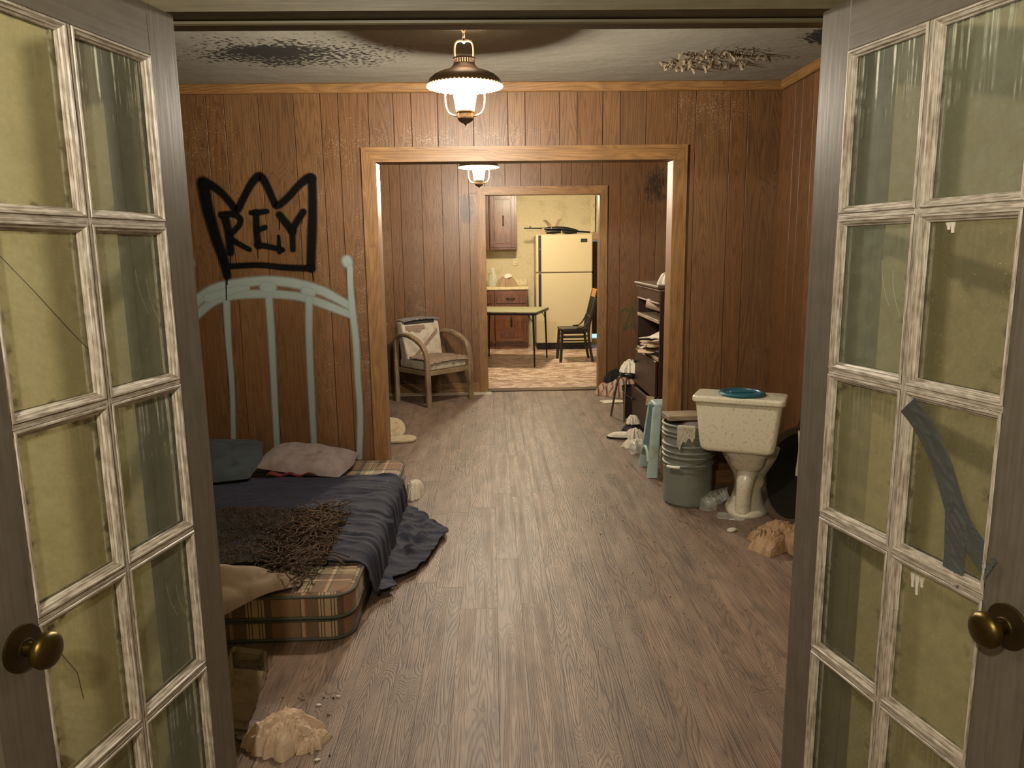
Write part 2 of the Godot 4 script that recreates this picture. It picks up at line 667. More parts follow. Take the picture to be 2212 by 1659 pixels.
func make_textures() -> void:
	T.panel = wood(768, 1024, 11, Color(0.465, 0.335, 0.208), Color(0.27, 0.178, 0.098), 9.0, 0.30, 1.0, 0.2, 3.0)
	T.trim = wood(512, 1024, 21, Color(0.55, 0.41, 0.24), Color(0.35, 0.238, 0.125), 7.0, 0.28, 1.1, 0.4, 2.0)
	T.floor = wood(1024, 1024, 31, Color(0.59, 0.505, 0.44), Color(0.275, 0.22, 0.185), 19.0, 0.33, 0.95, 0.5, 3.0, Vector2i(8, 5))
	T.cabinet = wood(512, 512, 41, Color(0.47, 0.285, 0.18), Color(0.26, 0.145, 0.09), 6.0, 0.4, 1.0, 0.5, 2.0)
	T.greywood = wood(256, 512, 51, Color(0.62, 0.55, 0.45), Color(0.40, 0.33, 0.26), 6.0, 0.35, 0.9, 0.6, 2.0)
	# room 1 ceiling: u = (x + 2.7) / 4.435, v = (z + 4.596) / 2.596
	T.ceiling = mottled(1024, 640, 61, Color(0.54, 0.53, 0.485), Color(0.09, 0.085, 0.07), 0.008, 0.93, 0.3, 0.10, [[0.39, 0.27, 0.17, 0.16, 0.52], [0.375, 0.28, 0.10, 0.07, 0.75], [0.90, 0.24, 0.10, 0.13, 0.30], [0.975, 0.37, 0.05, 0.10, 0.95]])
	T.kitchen = mottled(512, 512, 71, Color(0.76, 0.70, 0.56), Color(0.62, 0.55, 0.41), 0.01, 0.58, 0.7, 0.10)
	T.hall = mottled(512, 512, 81, Color(0.71, 0.675, 0.49), Color(0.64, 0.60, 0.42), 0.012, 0.5, 0.6, 0.08)
	T.enamel = mottled(512, 512, 101, Color(0.83, 0.81, 0.73), Color(0.68, 0.64, 0.53), 0.05, 0.64, 0.30, 0.06)
	T.fine = tex(512, 512, nbytes(512, 512, 0.18, 5), Image.FORMAT_L8)
	T.coarse = tex(512, 512, nbytes(512, 512, 0.03, 6), Image.FORMAT_L8)
	T.soil = mottled(256, 256, 111, Color(1, 1, 1), Color(0.84, 0.80, 0.74), 0.012, 0.45, 0.6, 0.10)
	T.stain = mottled(256, 256, 115, Color(1, 1, 1), Color(0.5, 0.4, 0.28), 0.025, 0.55, 0.3, 0.2)
	T.paint = worn_paint(121, Color(0.71, 0.68, 0.625), Color(0.87, 0.845, 0.80), Color(0.50, 0.45, 0.39))
	T.door = worn_paint(131, Color(0.405, 0.38, 0.335), Color(0.43, 0.405, 0.36), Color(0.375, 0.35, 0.305))
	T.plaid = plaid()
	var sb := PackedByteArray()
	for y in 64:
		for x in 64:
			var k := (x + int(3.0 * sin(y * TAU / 64.0)) + 64) % 32
			var c := Color(0.74, 0.63, 0.53) if k < 18 else (Color(0.40, 0.27, 0.21) if k < 26 else Color(0.62, 0.49, 0.40))
			sb.append_array([int(c.r * 255), int(c.g * 255), int(c.b * 255)])
	T.stripe = tex(64, 64, sb)
	T.wall1 = wall_marks(1024, 768, 141, [[0.42, 0.14, 0.05, 0.12, 0.25], [0.235, 0.12, 0.09, 0.16, 0.22], [0.44, 0.55, 0.03, 0.45, 0.32], [0.375, 0.5, 0.05, 0.5, 0.22], [0.90, 0.06, 0.08, 0.10, 0.3], [0.55, 0.12, 0.2, 0.05, 0.3]], [[0.975, 0.62, 0.02, 0.3, 0.25]])
	T.wall2 = wall_marks(1024, 768, 145, [[0.20, 0.35, 0.05, 0.2, 0.30], [0.30, 0.62, 0.06, 0.2, 0.3]], [[0.435, 0.22, 0.035, 0.10, 0.55], [0.95, 0.13, 0.06, 0.12, 0.5]])
	T.grime = [
		grime(201, Color(0.70, 0.68, 0.50), 0.42, 0.12, 0.0, 0.8),
		grime(211, Color(0.56, 0.58, 0.50), 0.34, 1.3, 0.0, 0.6),
		grime(221, Color(0.58, 0.60, 0.50), 0.38, 0.10, 0.25, 0.7, 2),
		grime(231, Color(0.52, 0.51, 0.36), 0.22, 0.15, 0.55, 0.9),
		grime(241, Color(0.56, 0.59, 0.51), 0.34, 0.8, 0.15, 0.6),
		grime(251, Color(0.68, 0.66, 0.49), 0.40, 0.18, 0.10, 1.0),
	]
	# soft round spray dot
	var dot := Image.create(64, 64, false, Image.FORMAT_RGBA8)
	for y in 64:
		for x in 64:
			var r := Vector2(x - 31.5, y - 31.5).length() / 31.5
			dot.set_pixel(x, y, Color(1, 1, 1, clampf(smoothstep(1.0, 0.42, r), 0.0, 1.0)))
	T.dot = ImageTexture.create_from_image(dot)


func mat(called: String, c: Color, rough: float, o := {}) -> StandardMaterial3D:
	var m := StandardMaterial3D.new()
	m.resource_name = called
	m.albedo_color = c
	m.roughness = rough
	m.metallic = o.get("metal", 0.0)
	m.metallic_specular = o.get("spec", 0.5)
	if o.has("tex"):
		m.albedo_texture = o.tex
	if o.has("bump"):
		m.heightmap_enabled = true
		m.heightmap_texture = o.bump
		m.heightmap_scale = o.get("depth", 0.2)
	if o.has("scale"):
		m.uv1_scale = o.scale
	if o.get("tri", false):
		m.uv1_triplanar = true
		m.uv1_triplanar_sharpness = 4.0
		m.uv1_world_triplanar = o.get("world", false)
	if o.has("roughmap"):
		m.roughness_texture = o.roughmap
		m.roughness_texture_channel = BaseMaterial3D.TEXTURE_CHANNEL_RED
	if o.get("sheen", 0.0) > 0.0:
		m.rim_enabled = true
		m.rim = o.sheen
		m.rim_tint = 0.6
	if o.get("coat", 0.0) > 0.0:
		m.clearcoat_enabled = true
		m.clearcoat = o.coat
		m.clearcoat_roughness = o.get("coat_rough", 0.2)
	if o.has("marks"):
		m.detail_enabled = true
		m.detail_albedo = o.marks
		m.detail_uv_layer = BaseMaterial3D.DETAIL_UV_2
		m.detail_blend_mode = BaseMaterial3D.BLEND_MODE_MIX
	if o.has("alpha"):
		m.transparency = BaseMaterial3D.TRANSPARENCY_ALPHA
		m.albedo_color.a = o.alpha
	if o.has("backlight"):
		m.backlight_enabled = true
		m.backlight = o.backlight
	m.cull_mode = BaseMaterial3D.CULL_DISABLED
	M[called] = m
	return m


func make_materials() -> void:
	var v1 := Vector3(1, 1, 1)
	for k in 3:
		var tone: Color = [Color(1, 1, 1), Color(0.93, 0.92, 0.91), Color(0.97, 0.94, 0.90)][k]
		mat("panel%d" % k, tone, 0.46, {tex = T.panel[0], bump = T.panel[1], depth = 0.06, scale = Vector3(2.2, 0.55, 1)})
		mat("panel_one%d" % k, tone, 0.46, {tex = T.panel[0], bump = T.panel[1], depth = 0.06, scale = Vector3(2.2, 0.55, 1), marks = T.wall1})
		mat("panel_two%d" % k, tone, 0.46, {tex = T.panel[0], bump = T.panel[1], depth = 0.06, scale = Vector3(2.2, 0.55, 1), marks = T.wall2})
	for k in 4:
		var tone: Color = [Color(1, 1, 1), Color(0.95, 0.945, 0.94), Color(0.97, 0.96, 0.945), Color(0.91, 0.91, 0.90)][k]
		mat("plank%d" % k, tone, 0.50, {tex = T.floor[0], bump = T.floor[1], depth = 0.09, scale = Vector3(1.5, 0.5, 1), spec = 0.5})
	mat("floor_base", Color(0.16, 0.13, 0.10), 0.8)
	mat("groove", Color(0.17, 0.10, 0.06), 0.8)
	mat("trim", Color(1, 1, 1), 0.48, {tex = T.trim[0], bump = T.trim[1], depth = 0.05, scale = Vector3(3.0, 0.6, 1)})
	mat("ceiling_one", Color(1, 1, 1), 0.8, {tex = T.ceiling, bump = T.coarse, depth = 0.4})
	mat("ceiling", Color(0.54, 0.53, 0.485), 0.85)
	mat("flake", Color(0.52, 0.47, 0.38), 0.85)
	mat("kitchen_wall", Color(1, 1, 1), 0.75, {tex = T.kitchen, bump = T.fine, depth = 0.08, tri = true, world = true, scale = v1 * 0.45})
	mat("hall_wall", Color(1, 1, 1), 0.8, {tex = T.hall, bump = T.coarse, depth = 0.5, tri = true, world = true, scale = v1 * 0.9})
	mat("hall_floor", Color(0.42, 0.34, 0.27), 0.6, {tex = T.soil, tri = true, world = true})
	mat("door_paint", Color(1, 1, 1), 0.34, {tex = T.door, bump = T.paint, depth = 0.035, scale = Vector3(2.2, 0.9, 1)})
	mat("bead_paint", Color(1, 1, 1), 0.38, {tex = T.paint, bump = T.paint, depth = 0.06, scale = Vector3(14, 1.4, 1)})
	mat("casing_paint", Color(0.88, 0.86, 0.74), 0.45, {tex = T.door, bump = T.paint, depth = 0.05, scale = Vector3(2.5, 0.9, 1)})
	var glass := mat("pane_glass", Color(0.92, 0.95, 0.90, 0.06), 0.06, {alpha = 0.06})
	glass.albedo_color.a = 0.06
	for k in 6:
		mat("grime%d" % k, Color(1, 1, 1), 0.6, {tex = T.grime[k], alpha = 1.0})
	mat("crack", Color(0.16, 0.14, 0.08), 0.6)
	mat("white_paint", Color(0.88, 0.87, 0.82), 0.5)
	mat("brass", Color(0.34, 0.285, 0.135), 0.33, {metal = 0.9, bump = T.fine, depth = 0.02, tri = true, scale = v1 * 9.0})
	mat("brass_dark", Color(0.27, 0.225, 0.125), 0.40, {metal = 0.85, bump = T.fine, depth = 0.03, tri = true, scale = v1 * 9.0})
	mat("tape", Color(0.37, 0.385, 0.38), 0.24, {metal = 0.3})
	mat("bronze", Color(0.50, 0.42, 0.35), 0.40, {metal = 0.25})
	mat("lamp_arm", Color(0.66, 0.55, 0.42), 0.35, {metal = 0.3})
	mat("bead_glass", Color(0.95, 0.92, 0.86), 0.3, {backlight = Color(0.95, 0.92, 0.86)})
	mat("shade_white", Color(0.93, 0.90, 0.84), 0.5)
	var g := mat("lamp_glow", Color(1, 0.97, 0.9), 0.4)
	g.emission_enabled = true
	g.emission = Color(1.0, 0.95, 0.86)
	g.emission_energy_multiplier = 7.0
	mat("spray_black", Color(0.012, 0.012, 0.014), 0.75, {tex = T.dot, alpha = 0.98, spec = 0.25})
	mat("spray_pale", Color(0.60, 0.66, 0.65), 0.65, {tex = T.dot, alpha = 0.72})
	mat("spray_green", Color(0.28, 0.34, 0.20), 0.65, {tex = T.dot, alpha = 0.5})
	mat("plaid", Color(1, 1, 1), 0.85, {tex = T.plaid, bump = T.fine, depth = 0.05, scale = Vector3(3.6, 3.6, 1), sheen = 0.2})
	mat("piping", Color(0.27, 0.27, 0.23), 0.8)
	var fab := {tex = T.soil, bump = T.fine, depth = 0.06, tri = true, scale = v1 * 3.0, sheen = 0.25}
	mat("navy", Color(0.070, 0.082, 0.165), 0.85, {tex = T.soil, bump = T.fine, depth = 0.06, tri = true, scale = v1 * 3.0, sheen = 0.08})
	mat("teal_cloth", Color(0.17, 0.205, 0.225), 0.85, fab)
	mat("mauve", Color(0.50, 0.455, 0.45), 0.85, fab)
	mat("red_cloth", Color(0.36, 0.06, 0.06), 0.85, fab)
	mat("tan_cloth", Color(0.47, 0.40, 0.325), 0.9, fab)
	mat("knit", Color(0.12, 0.085, 0.055), 0.95, {tex = T.stain, bump = T.fine, depth = 0.5, tri = true, scale = v1 * 5.0, sheen = 0.3})
	mat("yarn", Color(0.25, 0.18, 0.12), 0.95)
	mat("enamel", Color(1, 1, 1), 0.22, {tex = T.enamel, tri = true, scale = v1 * 1.6, coat = 0.4})
	mat("blue_plastic", Color(0.10, 0.32, 0.37), 0.35)
	mat("bucket", Color(0.44, 0.455, 0.425), 0.45, {tex = T.soil, tri = true, scale = v1 * 1.5})
	mat("pale_blue", Color(0.62, 0.70, 0.68), 0.45, {tex = T.soil, tri = true, scale = v1 * 2.0})
	mat("wire", Color(0.42, 0.40, 0.36), 0.4, {metal = 0.8})
	mat("rag", Color(0.66, 0.64, 0.58), 0.9, fab)
	mat("grey_wood", Color(1, 1, 1), 0.7, {tex = T.greywood[0], bump = T.greywood[1], depth = 0.06, scale = Vector3(4, 1, 1)})
	mat("dusty_wood", Color(0.62, 0.56, 0.50), 0.6, {tex = T.greywood[0], bump = T.greywood[1], depth = 0.04, scale = Vector3(4, 1, 1)})
	mat("dark_wood", Color(0.50, 0.45, 0.40), 0.45, {tex = T.cabinet[0], bump = T.cabinet[1], depth = 0.04, scale = Vector3(3, 1, 1)})
	mat("cabinet", Color(1, 1, 1), 0.36, {tex = T.cabinet[0], bump = T.cabinet[1], depth = 0.03, scale = Vector3(3, 1, 1)})
	mat("black_plastic", Color(0.045, 0.042, 0.04), 0.4)
	mat("dark_metal", Color(0.10, 0.095, 0.085), 0.4, {metal = 0.5})
	mat("pipe_metal", Color(0.40, 0.35, 0.30), 0.35, {metal = 0.7})
	mat("clear_plastic", Color(0.95, 0.97, 0.95, 0.12), 0.12, {alpha = 0.14})
	mat("milk_plastic", Color(0.80, 0.80, 0.76, 0.4), 0.2, {alpha = 0.42})
	mat("brown_paper", Color(0.64, 0.53, 0.41), 0.85, {tex = T.soil, tri = true, scale = v1 * 4.0})
	mat("pale_paper", Color(0.78, 0.69, 0.59), 0.85, {tex = T.soil, tri = true, scale = v1 * 4.0})
	mat("olive_paper", Color(0.50, 0.45, 0.36), 0.85, {tex = T.soil, tri = true, scale = v1 * 4.0})
	mat("white_paper", Color(0.86, 0.83, 0.77), 0.85, {tex = T.soil, tri = true, scale = v1 * 4.0})
	mat("foam", Color(0.74, 0.68, 0.56), 0.9, {tex = T.soil, bump = T.fine, depth = 0.1, tri = true, scale = v1 * 4.0})
	mat("stripe_cloth", Color(1, 1, 1), 0.9, {tex = T.stripe, bump = T.fine, depth = 0.05, tri = true, scale = v1 * 9.0, sheen = 0.2})
	mat("black_cloth", Color(0.05, 0.045, 0.045), 0.9, fab)
	mat("chair_wood", Color(0.92, 0.90, 0.84), 0.55, {tex = T.greywood[0], bump = T.greywood[1], depth = 0.04, tri = true, scale = Vector3(3, 1, 3)})
	mat("chair_white", Color(0.72, 0.68, 0.61), 0.9, {tex = T.soil, bump = T.fine, depth = 0.1, tri = true, scale = v1 * 3.0})
	mat("chair_taupe", Color(0.52, 0.44, 0.37), 0.8, {tex = T.soil, bump = T.fine, depth = 0.06, tri = true, scale = v1 * 4.0})
	mat("chair_grey", Color(0.46, 0.45, 0.44), 0.6, {tex = T.soil, tri = true, scale = v1 * 4.0})
	mat("chair_dark", Color(0.15, 0.14, 0.14), 0.8)
	mat("fridge", Color(0.74, 0.68, 0.545), 0.38, {bump = T.fine, depth = 0.01, tri = true, scale = v1 * 1.2})
	mat("counter", Color(0.80, 0.74, 0.58), 0.4, {tex = T.soil, tri = true, scale = v1 * 5.0})
	mat("table_top", Color(0.52, 0.50, 0.38), 0.5, {tex = T.soil, tri = true, scale = v1 * 3.0})
	mat("dark_chair", Color(0.13, 0.085, 0.055), 0.35)
	mat("orange_wood", Color(0.66, 0.40, 0.20), 0.4)
	mat("vinyl", Color(1, 1, 1), 0.45)
	M.vinyl.vertex_color_use_as_albedo = true
	mat("vinyl_base", Color(0.62, 0.50, 0.41), 0.6)
	mat("card", Color(0.60, 0.50, 0.39), 0.85)
	mat("glass_jar", Color(0.9, 0.92, 0.86, 0.2), 0.1, {alpha = 0.25})
	mat("pink_box", Color(0.62, 0.49, 0.38), 0.7)
	mat("crumb", Color(0.58, 0.50, 0.40), 0.9)
	mat("dark_crumb", Color(0.09, 0.07, 0.05), 0.9)
	mat("pebble", Color(0.80, 0.78, 0.73), 0.6)


# ---------------------------------------------------------------- the rooms
func span(b: MB, x0: float, x1: float, y0: float, y1: float, z0: float, z1: float, bevel := 0.0, off := Vector2.ZERO, along := -1) -> void:
	b.box(Vector3(x0 + x1, y0 + y1, z0 + z1) * 0.5, Vector3(absf(x1 - x0), absf(y1 - y0), absf(z1 - z0)), bevel, off, along)


# flat four-cornered piece, corners counter-clockwise from the front, grain along one direction
func plate(b: MB, p: Array, back: Vector3, along: Vector3, off := Vector2.ZERO) -> void:
	var nn: Vector3 = (p[1] - p[0]).cross(p[2] - p[0]).normalized()
	var across := along.cross(nn)
	var t := []
	for q in p:
		t.append(Vector2(q.dot(across), q.dot(along)) + off)
	b.quad(p[0], p[1], p[2], p[3], t[0], t[1], t[2], t[3])
	b.quad(p[3] + back, p[2] + back, p[1] + back, p[0] + back, t[3], t[2], t[1], t[0])
	for k in 4:
		var k2 := (k + 1) % 4
		b.quad(p[k] + back, p[k2] + back, p[k2], p[k], t[k] + Vector2(0.02, 0), t[k2] + Vector2(0.02, 0), t[k2], t[k])


func casing(called: String, x0: float, x1: float, top: float, z: float, wide: float, thick: float, m: Material) -> void:
	var root := Node3D.new()
	root.name = numbered(called)
	add_child(root)
	root.set_meta("kind", "structure")
	var back := Vector3(0, 0, -thick)
	var zz := z + thick
	for step in 2:           # a flat board and a raised outer band
		var w0 := 0.0 if step == 0 else wide * 0.74
		var lift := 0.0 if step == 0 else 0.004
		var zf := zz + lift
		var bk := back - Vector3(0, 0, lift)
		for side in ["left", "right", "head"]:
			var b := MB.new()
			var off := Vector2(rng.randf(), rng.randf())
			if side == "left":
				plate(b, [Vector3(x0 - wide, 0, zf), Vector3(x0 - w0, 0, zf), Vector3(x0 - w0, top + w0, zf), Vector3(x0 - wide, top + wide, zf)], bk, Vector3.UP, off)
			elif side == "right":
				plate(b, [Vector3(x1 + w0, 0, zf), Vector3(x1 + wide, 0, zf), Vector3(x1 + wide, top + wide, zf), Vector3(x1 + w0, top + w0, zf)], bk, Vector3.UP, off)
			else:
				plate(b, [Vector3(x0 - w0, top + w0, zf), Vector3(x1 + w0, top + w0, zf), Vector3(x1 + wide, top + wide, zf), Vector3(x0 - wide, top + wide, zf)], bk, Vector3.RIGHT, off)
			commit(b, "casing_head" if side == "head" else "casing_leg", m, root)


# jamb lining through the thickness of a wall
func lining(called: String, x0: float, x1: float, top: float, z0: float, z1: float, m: Material, stop := false) -> void:
	var root := Node3D.new()
	root.name = numbered(called)
	add_child(root)
	root.set_meta("kind", "structure")
	bx("jamb_leg", Vector3(x0 - 0.01, top * 0.5, (z0 + z1) * 0.5), Vector3(0.02, top, z1 - z0), m, root, 0.002, Vector2(0.3, 0.1), 1)
	bx("jamb_leg", Vector3(x1 + 0.01, top * 0.5, (z0 + z1) * 0.5), Vector3(0.02, top, z1 - z0), m, root, 0.002, Vector2(0.6, 0.4), 1)
	bx("jamb_head", Vector3((x0 + x1) * 0.5, top + 0.01, (z0 + z1) * 0.5), Vector3(x1 - x0 + 0.04, 0.02, z1 - z0), m, root, 0.002, Vector2(0.1, 0.7), 0)
	if stop:
		var zm := lerpf(z0, z1, 0.55)
		bx("door_stop", Vector3((x0 + x1) * 0.5, top - 0.006, zm), Vector3(x1 - x0, 0.012, 0.035), m, root, 0.003, Vector2(0.2, 0.2), 0)
		for x in [x0 + 0.006, x1 - 0.006]:
			bx("door_stop", Vector3(x, top * 0.5 - 0.006, zm), Vector3(0.012, top - 0.012, 0.035), m, root, 0.003, Vector2(0.2, 0.2), 1)


# panel boards along a wall. edges: positions along the wall. place: Callable(a0, a1, y0, y1, MB, off)
func boards(root: Node, edges: Array, kind: String, place: Callable, holes := [], wuv = null) -> void:
	for k in edges.size() - 1:
		var a0: float = edges[k] + 0.0015
		var a1: float = edges[k + 1] - 0.0015
		var b := MB.new()
		b.wall_uv = wuv
		var off := Vector2(rng.randf() * 3.0, rng.randf() * 3.0)
		var hole = null
		for h in holes:
			if a1 > h[0] and a0 < h[1]:
				hole = h
		if hole == null:
			place.call(a0, a1, 0.0, CEIL - 0.03, b, off)
		else:
			place.call(a0, a1, hole[2], CEIL - 0.03, b, off)
			if a0 < hole[0] - 0.004:
				place.call(a0, hole[0], 0.0, hole[2], b, off)
			if a1 > hole[1] + 0.004:
				place.call(hole[1], a1, 0.0, hole[2], b, off)
		commit(b, "board", M[kind + str(rng.randi() % 3)], root)


func build_shell() -> void:
	# floors
	var b := MB.new()
	span(b, -2.75, 1.95, -0.12, -0.004, -7.98, -1.6)
	var fl := struct(b, "floor", M.floor_base)
	var widths := [0.135, 0.094, 0.118, 0.156, 0.102, 0.128]
	var x := -2.7
	var row := 0
	while x < 1.9:
		var wd: float = widths[row % 6]
		var z := -1.62 - rng.randf() * 0.9
		var first := true
		while z > -7.95:
			var z1 := maxf(z - rng.randf_range(0.85, 1.5), -7.95)
			if z1 < -7.6:
				z1 = -7.95
			var pb := MB.new()
			span(pb, x + 0.0005, minf(x + wd, 1.9) - 0.0005, -0.005, 0.0, (-1.62 if first else z) - 0.0006, z1 + 0.0006, 0.0, Vector2(rng.randf() * 4.0, rng.randf() * 4.0), 2)
			commit(pb, "plank", M["plank%d" % [0, 0, 1, 2, 2, 3][rng.randi() % 6]], fl)
			first = false
			z = z1
		x += wd
		row += 1
	b = MB.new()
	span(b, -2.5, 2.5, -0.12, 0.0, -1.6, 2.6)
	struct(b, "floor", M.hall_floor)
	b = MB.new()
	span(b, -1.75, 2.05, -0.12, -0.002, -12.1, -7.98)
	var kf := struct(b, "floor", M.vinyl_base)
	# kitchen vinyl: small staggered chips
	b = MB.new()
	var zz := -8.02
	var r := 0
	while zz > -11.9:
		var xx: float = -1.7 + [0.0, 0.04, 0.015, 0.06][r % 4]
		while xx < 1.95:
			var w := 0.085
			var k := rng.randf()
			b.tint = Color(0.72, 0.62, 0.54).lerp(Color(0.58, 0.45, 0.37), k * k).srgb_to_linear() if k > 0.3 else Color(0.79, 0.71, 0.63).srgb_to_linear()
			var g := 0.003
			b.box(Vector3(xx + w * 0.5, -0.0012, zz - 0.0215), Vector3(w - g, 0.0024, 0.043 - g))
			xx += w
		zz -= 0.043
		r += 1
	var chips := commit(b, "floor_chips", M.vinyl, kf)
	chips.set_meta("kind", "stuff")
	b = MB.new()
	span(b, -0.05, 1.128, 0.0, 0.012, -8.05, -7.90, 0.004, Vector2.ZERO, 0)
	struct(b, "trim_1", M.pipe_metal)

	# ceilings
	b = MB.new()
	var c0 := Vector3(-2.7, CEIL, WALL1)
	var c1 := Vector3(1.735, CEIL, WALL1)
	var c2 := Vector3(1.735, CEIL, -2.0)
	var c3 := Vector3(-2.7, CEIL, -2.0)
	b.quad(c0, c1, c2, c3, Vector2(0, 0), Vector2(1, 0), Vector2(1, 1), Vector2(0, 1))
	var up := Vector3(0, 0.1, 0)
	b.quad(c3 + up, c2 + up, c1 + up, c0 + up)
	for k in 4:
		var q := [c0, c1, c2, c3]
		b.quad(q[k] + up, q[(k + 1) % 4] + up, q[(k + 1) % 4], q[k])
	var ceil1 := struct(b, "ceiling", M.ceiling_one)
	# loose flakes where the plaster has come away
	b = MB.new()
	for k in 150:
		var a := rng.randf() * TAU
		var d := sqrt(rng.randf())
		var p := Vector3(1.16 + cos(a) * d * 0.27 + sin(a) * d * 0.04, CEIL - 0.0005, -4.07 + sin(a) * d * 0.20)
		var s := rng.randf_range(0.008, 0.024)
		var turn := Basis(Vector3.UP, rng.randf() * TAU) * Basis(Vector3.RIGHT, rng.randf_range(0.1, 0.9))
		var pts := []
		for i in 4:
			var ring := PackedVector3Array()
			for j in 2:
				var t := i / 3.0
				ring.append(p + turn * Vector3((j - 0.5) * s * (1.0 - 0.4 * t), -s * 0.5 * t * t, t * s * 1.4))
			pts.append(ring)
		b.cloth(pts, 0.0012, true)
	var fk := commit(b, "peeling_plaster", M.flake, ceil1)
	fk.set_meta("kind", "stuff")
	b = MB.new()
	span(b, -2.0, 2.0, CEIL, CEIL + 0.1, -7.92, -4.65)
	struct(b, "ceiling", M.ceiling)
	b = MB.new()
	span(b, -1.8, 2.1, CEIL, CEIL + 0.1, -12.1, -7.92)
	struct(b, "ceiling", M.ceiling)
	b = MB.new()
	span(b, -2.5, 2.5, CEIL, CEIL + 0.1, -1.95, 2.6)
	struct(b, "ceiling", M.ceiling)

	# wall between the rooms, with the wide opening
	b = MB.new()
	span(b, -2.75, -0.684, -0.02, CEIL + 0.05, WALL1 - 0.12, WALL1)
	span(b, 1.109, 1.95, -0.02, CEIL + 0.05, WALL1 - 0.12, WALL1)
	span(b, -0.69, 1.12, 2.03, CEIL + 0.05, WALL1 - 0.12, WALL1)
	var w1 := struct(b, "wall_middle", M.groove)
	var e1 := [-2.7, -2.59, -2.39, -2.24, -2.14, -1.93, -1.775, -1.629, -1.526, -1.331, -1.128, -0.973, -0.872, -0.698, -0.553, -0.449, -0.296, -0.088, 0.113, 0.214, 0.417, 0.52, 0.67, 0.775, 0.926, 1.112, 1.22, 1.424, 1.529, 1.735]
	boards(w1, e1, "panel_one", func(a0, a1, y0, y1, mb, off): span(mb, a0, a1, y0, y1, WALL1, WALL1 + 0.006, 0.0013, off, 1), [[-0.684, 1.109, 2.03]], func(p): return Vector2((p.x + 2.7) / 4.435, (CEIL - p.y) / CEIL))
	casing("trim_2", -0.664, 1.089, 2.008, WALL1 + 0.006, 0.084, 0.014, M.trim)
	lining("trim_3", -0.664, 1.089, 2.008, WALL1 - 0.125, WALL1 + 0.006, M.trim)
	# crown and baseboards of the first room
	b = MB.new()
	span(b, -2.7, 1.735, CEIL - 0.056, CEIL, WALL1 + 0.006, WALL1 + 0.03, 0.006, Vector2(0.2, 0.3), 0)
	struct(b, "trim_4", M.trim)
	b = MB.new()
	span(b, 1.705, 1.735, CEIL - 0.056, CEIL, WALL1 + 0.03, -2.0, 0.006, Vector2(0.6, 0.1), 2)
	struct(b, "trim_5", M.trim)
	b = MB.new()
	span(b, 1.18, 1.729, 0.0, 0.09, WALL1 + 0.006, WALL1 + 0.018, 0.003, Vector2(0.6, 0.1), 0)
	struct(b, "baseboard_middle", M.trim)
	b = MB.new()
	span(b, -2.69, -0.755, 0.0, 0.09, WALL1 + 0.006, WALL1 + 0.018, 0.003, Vector2(0.1, 0.1), 0)
	struct(b, "baseboard_middle", M.trim)
	b = MB.new()
	span(b, 1.717, 1.729, 0.0, 0.09, WALL1 + 0.02, -2.0, 0.003, Vector2(0.6, 0.5), 2)
	struct(b, "baseboard_right", M.trim)

	# side walls of the first room
	for side in [1, -1]:
		var xw := 1.735 if side > 0 else -2.7
		b = MB.new()
		span(b, xw, xw + 0.1 * side, -0.02, CEIL + 0.05, WALL1, -2.0)
		var ws := struct(b, "wall_right" if side > 0 else "wall_left", M.groove)
		var e := [WALL1]
		var step := [0.152, 0.103, 0.203, 0.103, 0.152, 0.203, 0.10, 0.204]
		while e[-1] < -2.05:
			e.append(minf(e[-1] + step[(e.size() + side) % 8], -2.0))
		boards(ws, e, "panel", func(a0, a1, y0, y1, mb, off): span(mb, xw - 0.006 * side, xw, y0, y1, a0, a1, 0.0013, off, 1))
	# second room
	b = MB.new()
	span(b, -2.0, -0.07, -0.02, CEIL + 0.05, WALL2 - 0.12, WALL2)
	span(b, 1.148, 2.0, -0.02, CEIL + 0.05, WALL2 - 0.12, WALL2)
	span(b, -0.08, 1.16, 2.072, CEIL + 0.05, WALL2 - 0.12, WALL2)
	var w2 := struct(b, "wall_far", M.groove)
	var e2 := [-1.9, -1.77, -1.56, -1.45, -1.25, -1.142, -1.02, -0.912, -0.696, -0.489, -0.324, -0.215, -0.05, 0.158, 0.315, 0.523, 0.737, 0.837, 1.051, 1.156, 1.345, 1.557, 1.715, 1.9]
	boards(w2, e2, "panel_two", func(a0, a1, y0, y1, mb, off): span(mb, a0, a1, y0, y1, WALL2, WALL2 + 0.006, 0.0013, off, 1), [[-0.07, 1.148, 2.07]], func(p): return Vector2((p.x + 1.9) / 3.8, (CEIL - p.y) / CEIL))
	casing("trim_6", -0.05, 1.128, 2.05, WALL2 + 0.006, 0.082, 0.014, M.trim)
	lining("trim_7", -0.05, 1.128, 2.05, WALL2 - 0.125, WALL2 + 0.006, M.trim)
	b = MB.new()
	span(b, -1.89, -0.14, 0.0, 0.10, WALL2 + 0.006, WALL2 + 0.018, 0.003, Vector2(0.1, 0.1), 0)
	struct(b, "baseboard_far", M.trim)
	b = MB.new()
	span(b, 1.22, 1.89, 0.0, 0.10, WALL2 + 0.006, WALL2 + 0.018, 0.003, Vector2(0.1, 0.6), 0)
	struct(b, "baseboard_far", M.trim)
	b = MB.new()
	span(b, -1.88, -0.02, 0.0, 0.003, WALL2 + 0.02, WALL2 + 0.17, 0.001, Vector2(0.1, 0.6), 0)
	struct(b, "trim_8", M.enamel)
